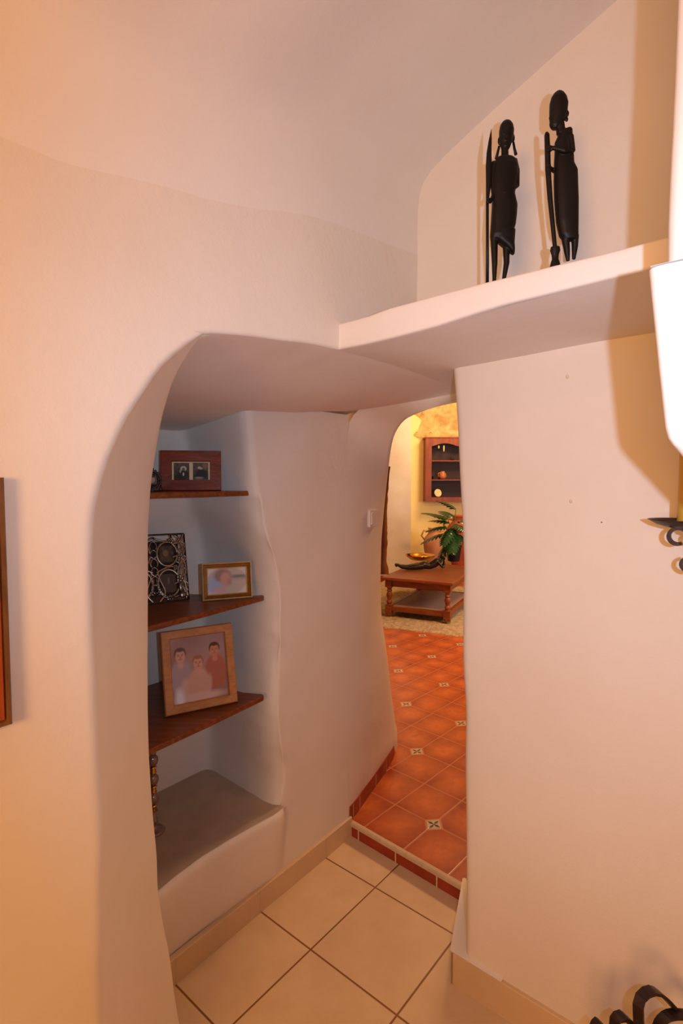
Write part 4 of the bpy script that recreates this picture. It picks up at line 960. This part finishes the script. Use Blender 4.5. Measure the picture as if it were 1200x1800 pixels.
# potted plant
p = atz(800, 988, TT)
t = thing('potted_plant', p + Vector((0, .1, 0)), 0, 'green plant with deeply cut leaves in a black pot on the coffee table', 'potted plant')
kp = (p.y + .1) / F; RP = .098
MB().lathe([(RP * .72, 0), (RP * .78, .01), (RP * .98, .17), (RP * 1.04, .175), (RP * 1.04, .195), (RP * .95, .195), (RP * .92, .17), (.01, .165)], 28).build('pot', 'pot', t, smooth='auto')
def leaf_mesh(L_=.3, lobes=7):
    m = MB()
    # midrib and separate pointed lobes joined at the rib, drooping towards the tip
    def cp(s): return Vector((0, L_ * s, -.35 * L_ * s * s))
    for sgn in (-1, 1):
        for i in range(lobes):
            s = .06 + .8 * i / (lobes - 1); c = cp(s); ln = L_ * (.36 + .16 * math.sin(PI * min(1, s * 1.1))) * (1 - .35 * s); a = math.radians(74 - 46 * s); wdt = L_ * .085
            d = Vector((sgn * math.sin(a), math.cos(a), -.25)).normalized(); n = Vector((-sgn * math.cos(a), math.sin(a), 0)); row0, row1, rowm = [], [], []
            for q in lin(6, 0, 1):
                wv = wdt * (math.sin(PI * min(1, .22 + q * .78)) ** .8) + .001; e = c + d * (ln * q) + Vector((0, 0, -.22 * ln * q * q))
                row0.append(e + n * wv); row1.append(e - n * wv); rowm.append(e + Vector((0, 0, .25 * wv)))
            m.grid([row0, rowm, row1])
    tip = [cp(s) for s in (.84, .92, 1.0, 1.08)]; m.grid([[q + Vector((wv, 0, 0)) for q, wv in zip(tip, (L_ * .05, L_ * .055, L_ * .03, .001))], [q + Vector((-wv, 0, 0)) for q, wv in zip(tip, (L_ * .05, L_ * .055, L_ * .03, .001))]])
    m.tube([cp(s) + Vector((0, 0, .001)) for s in lin(8, -.02, 1.02)], .0035, 5)
    return m
proto = None
specs = [(.04, .66, -.02, 100, 40), (-.30, .26, .10, 82, -8), (-.18, .50, .0, 84, 30), (-.24, .38, -.06, 95, 5), (-.10, .36, -.12, 140, -25), (-.16, .18, -.1, 110, -45), (.02, .42, -.05, 200, 0), (.10, .46, .0, -80, 15), (.22, .34, -.05, -95, 0), (.14, .26, -.12, -130, -30), (-.02, .52, .1, 20, 30), (-.05, .30, -.14, 165, -30), (-.12, .44, .08, 60, 20), (.05, .36, .12, -20, 0)]
for i, (lx, lz, ly, yaw, pit) in enumerate(specs):
    lz = lz + .12
    if proto is None:
        o = leaf_mesh().build('leaf', 'leaf', None, smooth=True, fixn=False); proto = o
    else:
        o = proto.copy(); COL.objects.link(o)
    st_end = Vector((lx * .45, ly * .45, .17 + (lz - .17) * .8))
    o.location = st_end; o.rotation_euler = (math.radians(pit), 0, math.radians(yaw)); o.scale = (.8 + .2 * (i % 3) / 2,) * 3
    o.parent = MB().tube([(0, 0, .16), (lx * .12, ly * .12, .16 + (lz - .17) * .45), st_end], [.006, .005, .004], 6).build('stem', 'stem', t, smooth=True)
# terracotta urns behind the table
def urn(x, y, Y, sc, mat, label, tilt=0):
    p = atd(x, y, Y); t = thing('clay_urn', (p.x, Y, SH), 0, label, 'urn', 'clay urns behind the coffee table')
    MB().lathe([(r * sc, z * sc) for r, z in ((.07, 0), (.08, .01), (.075, .05), (.1, .2), (.15, .42), (.19, .6), (.2, .7), (.175, .82), (.11, .9), (.085, .94), (.11, .98), (.12, 1.0), (.1, 1.0), (.07, .95), (.02, .93))], 28).build('body', mat, t, smooth=True)
    for s in (-1, 1): MB().tube([(s * .10 * sc, 0, .93 * sc), (s * .2 * sc, 0, .95 * sc), (s * .235 * sc, 0, .85 * sc), (s * .18 * sc, 0, .78 * sc)], .016 * sc, 8).build('handle', mat, t, smooth=True)
    return t
urn(763, 950, 7.75, .78, 'terracotta', 'pale terracotta urn behind the coffee table, left of the plant')
urn(806, 950, 7.9, .95, 'red_clay', 'red clay urn behind the black plant pot')
# hanging cabinet
YC2 = YW
cl, ct, cb = atd(748, 768, YC2 - .2), atd(748, 768, YC2 - .2).z, atd(750, 882, YC2 - .2).z
kx = (YC2 - .2) / F
t = thing('wall_cabinet', (cl.x, YC2 - .004, cb), 0, 'open reddish wooden wall cabinet with a scalloped top on the yellow wall', 'cabinet')
hC = ct - cb; wC = .98; dC = .2
px = lambda x: (x - 748) * kx; pz = lambda y: (882 - y) * kx
MB().box(0, -dC, 0, .02, 0, hC - .02).build('side_panel', 'cabinet_wood', t); MB().box(wC - .02, -dC, 0, wC, 0, hC - .02).build('side_panel', 'cabinet_wood', t)
MB().box(.02, -.012, .02, wC - .02, 0, hC - .02).build('back_panel', 'cabinet_back', t)
MB().box(.02, -dC, 0, wC - .02, 0, .02).build('bottom_panel', 'cabinet_wood', t)
MB().box(-.015, -dC - .02, hC - .025, wC + .015, 0, hC).build('cornice', 'cabinet_wood', t, bevel=.005)
o_ = [(0, 0), (0, hC - .025), (wC, hC - .025), (wC, 0), (wC - .09, 0), (wC - .09, pz(784))]
sc_ = []
for i in range(25):
    u = i / 24; x = wC - .09 - (wC - .18) * u; q = abs(math.sin(PI * u * 2)); sc_.append((x, pz(785) + .045 * q ** 1.2))
m = MB(); m.box(0, -dC - .012, 0, .09, -dC, hC - .025); m.box(wC - .09, -dC - .012, 0, wC, -dC, hC - .025); m.box(.09, -dC - .012, 0, wC - .09, -dC, pz(874))
n_ = len(sc_); 
rows = [[(x, -dC - .012, z) for x, z in sc_], [(x, -dC - .012, hC - .025) for x, z in sc_]]; m.grid(rows); m.grid([[(x, -dC - .012, z) for x, z in sc_], [(x, -dC, z) for x, z in sc_]])
m.build('face_frame', 'cabinet_wood', t)
for yy in (810, 843.5): MB().box(.02, -dC + .005, pz(yy) - .012, wC - .02, -.012, pz(yy) + .006).build('shelf', 'cabinet_wood', t)
def at_cab(x, y, d=.07): return Vector((cl.x + px(x), YC2 - dC + d, cb + pz(y)))
p = at_cab(770.5, 874, .03); t = thing('ceramic_plate', p + Vector((0, 0, .001)), .3, 'small round cream plate standing at the bottom of the cabinet', 'plate')
m = MB(); m.lathe([(.002, 0), (.055, .002), (.06, .01), (.057, .012), (.04, .006), (.002, .005)], 28); o = m.build('dish', 'cream', t, smooth=True); o.rotation_euler = (math.radians(78), 0, 0); o.location = (0, 0, .062)
MB().strap([(-.02, 0, 0), (-.02, .05, .004)], .006, .004, (0, 0, 1)).build('stand', 'dark', t)
p = at_cab(779.5, 842.5, .05); t = thing('ceramic_jug', p, 0, 'small rounded brown jug on the middle shelf of the cabinet', 'jug')
MB().lathe([(.03, 0), (.05, .02), (.058, .05), (.05, .085), (.03, .105), (.032, .12), (.026, .12), (.02, .1)], 24).build('body', 'rust_ceramic', t, smooth=True)
MB().tube([(-.03, 0, .105), (-.07, 0, .09), (-.068, 0, .05), (-.05, 0, .035)], .007, 8).build('handle', 'rust_ceramic', t, smooth=True)
p = at_cab(766, 842.5, .06); t = thing('dark_box', p, .2, 'small dark box beside the brown jug in the cabinet', 'box')
MB().box(-.04, -.03, 0, .04, .03, .035).build('body', 'dark', t, bevel=.003); MB().box(-.042, -.032, .035, .042, .032, .045).build('lid', 'dark', t, bevel=.003)
for i_, (xx, y0, y1, lb_) in enumerate(((771.5, 789, 783, 'shorter cream cup handle ornament hanging in the top of the cabinet'), (780.5, 794, 783, 'longer cream ornament hanging in the top of the cabinet'))):
    p = at_cab(xx, y0, .03); t = thing('hanging_ornament', p, 0, lb_, 'ornament'); hh = (y1 - y0) * -kx
    MB().lathe([(.004, 0), (.011, .008), (.012, hh * .5), (.009, hh * .9), (.003, hh)], 14).build('body', 'cream', t, smooth=True)
    MB().tube([(0, 0, hh - .002), (0, 0, pz(779) - pz(y0) + .0)], .002, 6).build('cord', 'dark', t)
p = at_cab(796, 809, .06); t = thing('dark_jar', p, 0, 'little dark jar on the upper shelf of the cabinet', 'jar')
MB().lathe([(.022, 0), (.03, .015), (.028, .04), (.018, .05), (.02, .056), (.002, .058)], 18).build('body', 'dark', t, smooth=True)
# white block at the skirting behind the table
p = atz(730, 1031, SH); t = thing('floor_socket', (p.x, YS - .2, SH), 0, 'white box on the floor against the far skirting, seen under the table', 'box')
p1, p2 = atz(717, 1031, SH), atz(742, 1031, SH)
MB().box(-.1, 0, 0, .1, .12, .055).build('body', 'switch', t, bevel=.006)
MB().box(-.08, -.002, .02, .0, .002, .045).build('front_panel', 'switch', t, bevel=.001)

# small filled nail holes in the right wall
wr = bpy.data.objects['wall_right']
for x, y in ((997, 662), (1003, 881), (1057, 918)):
    p, n = surface(x, y); m = MB().ball(p, .004 if y != 918 else .0015, .004 if y != 918 else .0015, .005 if y != 918 else .0015, 10); m.build('nail_hole', 'far_plaster' if y != 918 else 'dark', wr, smooth=True)
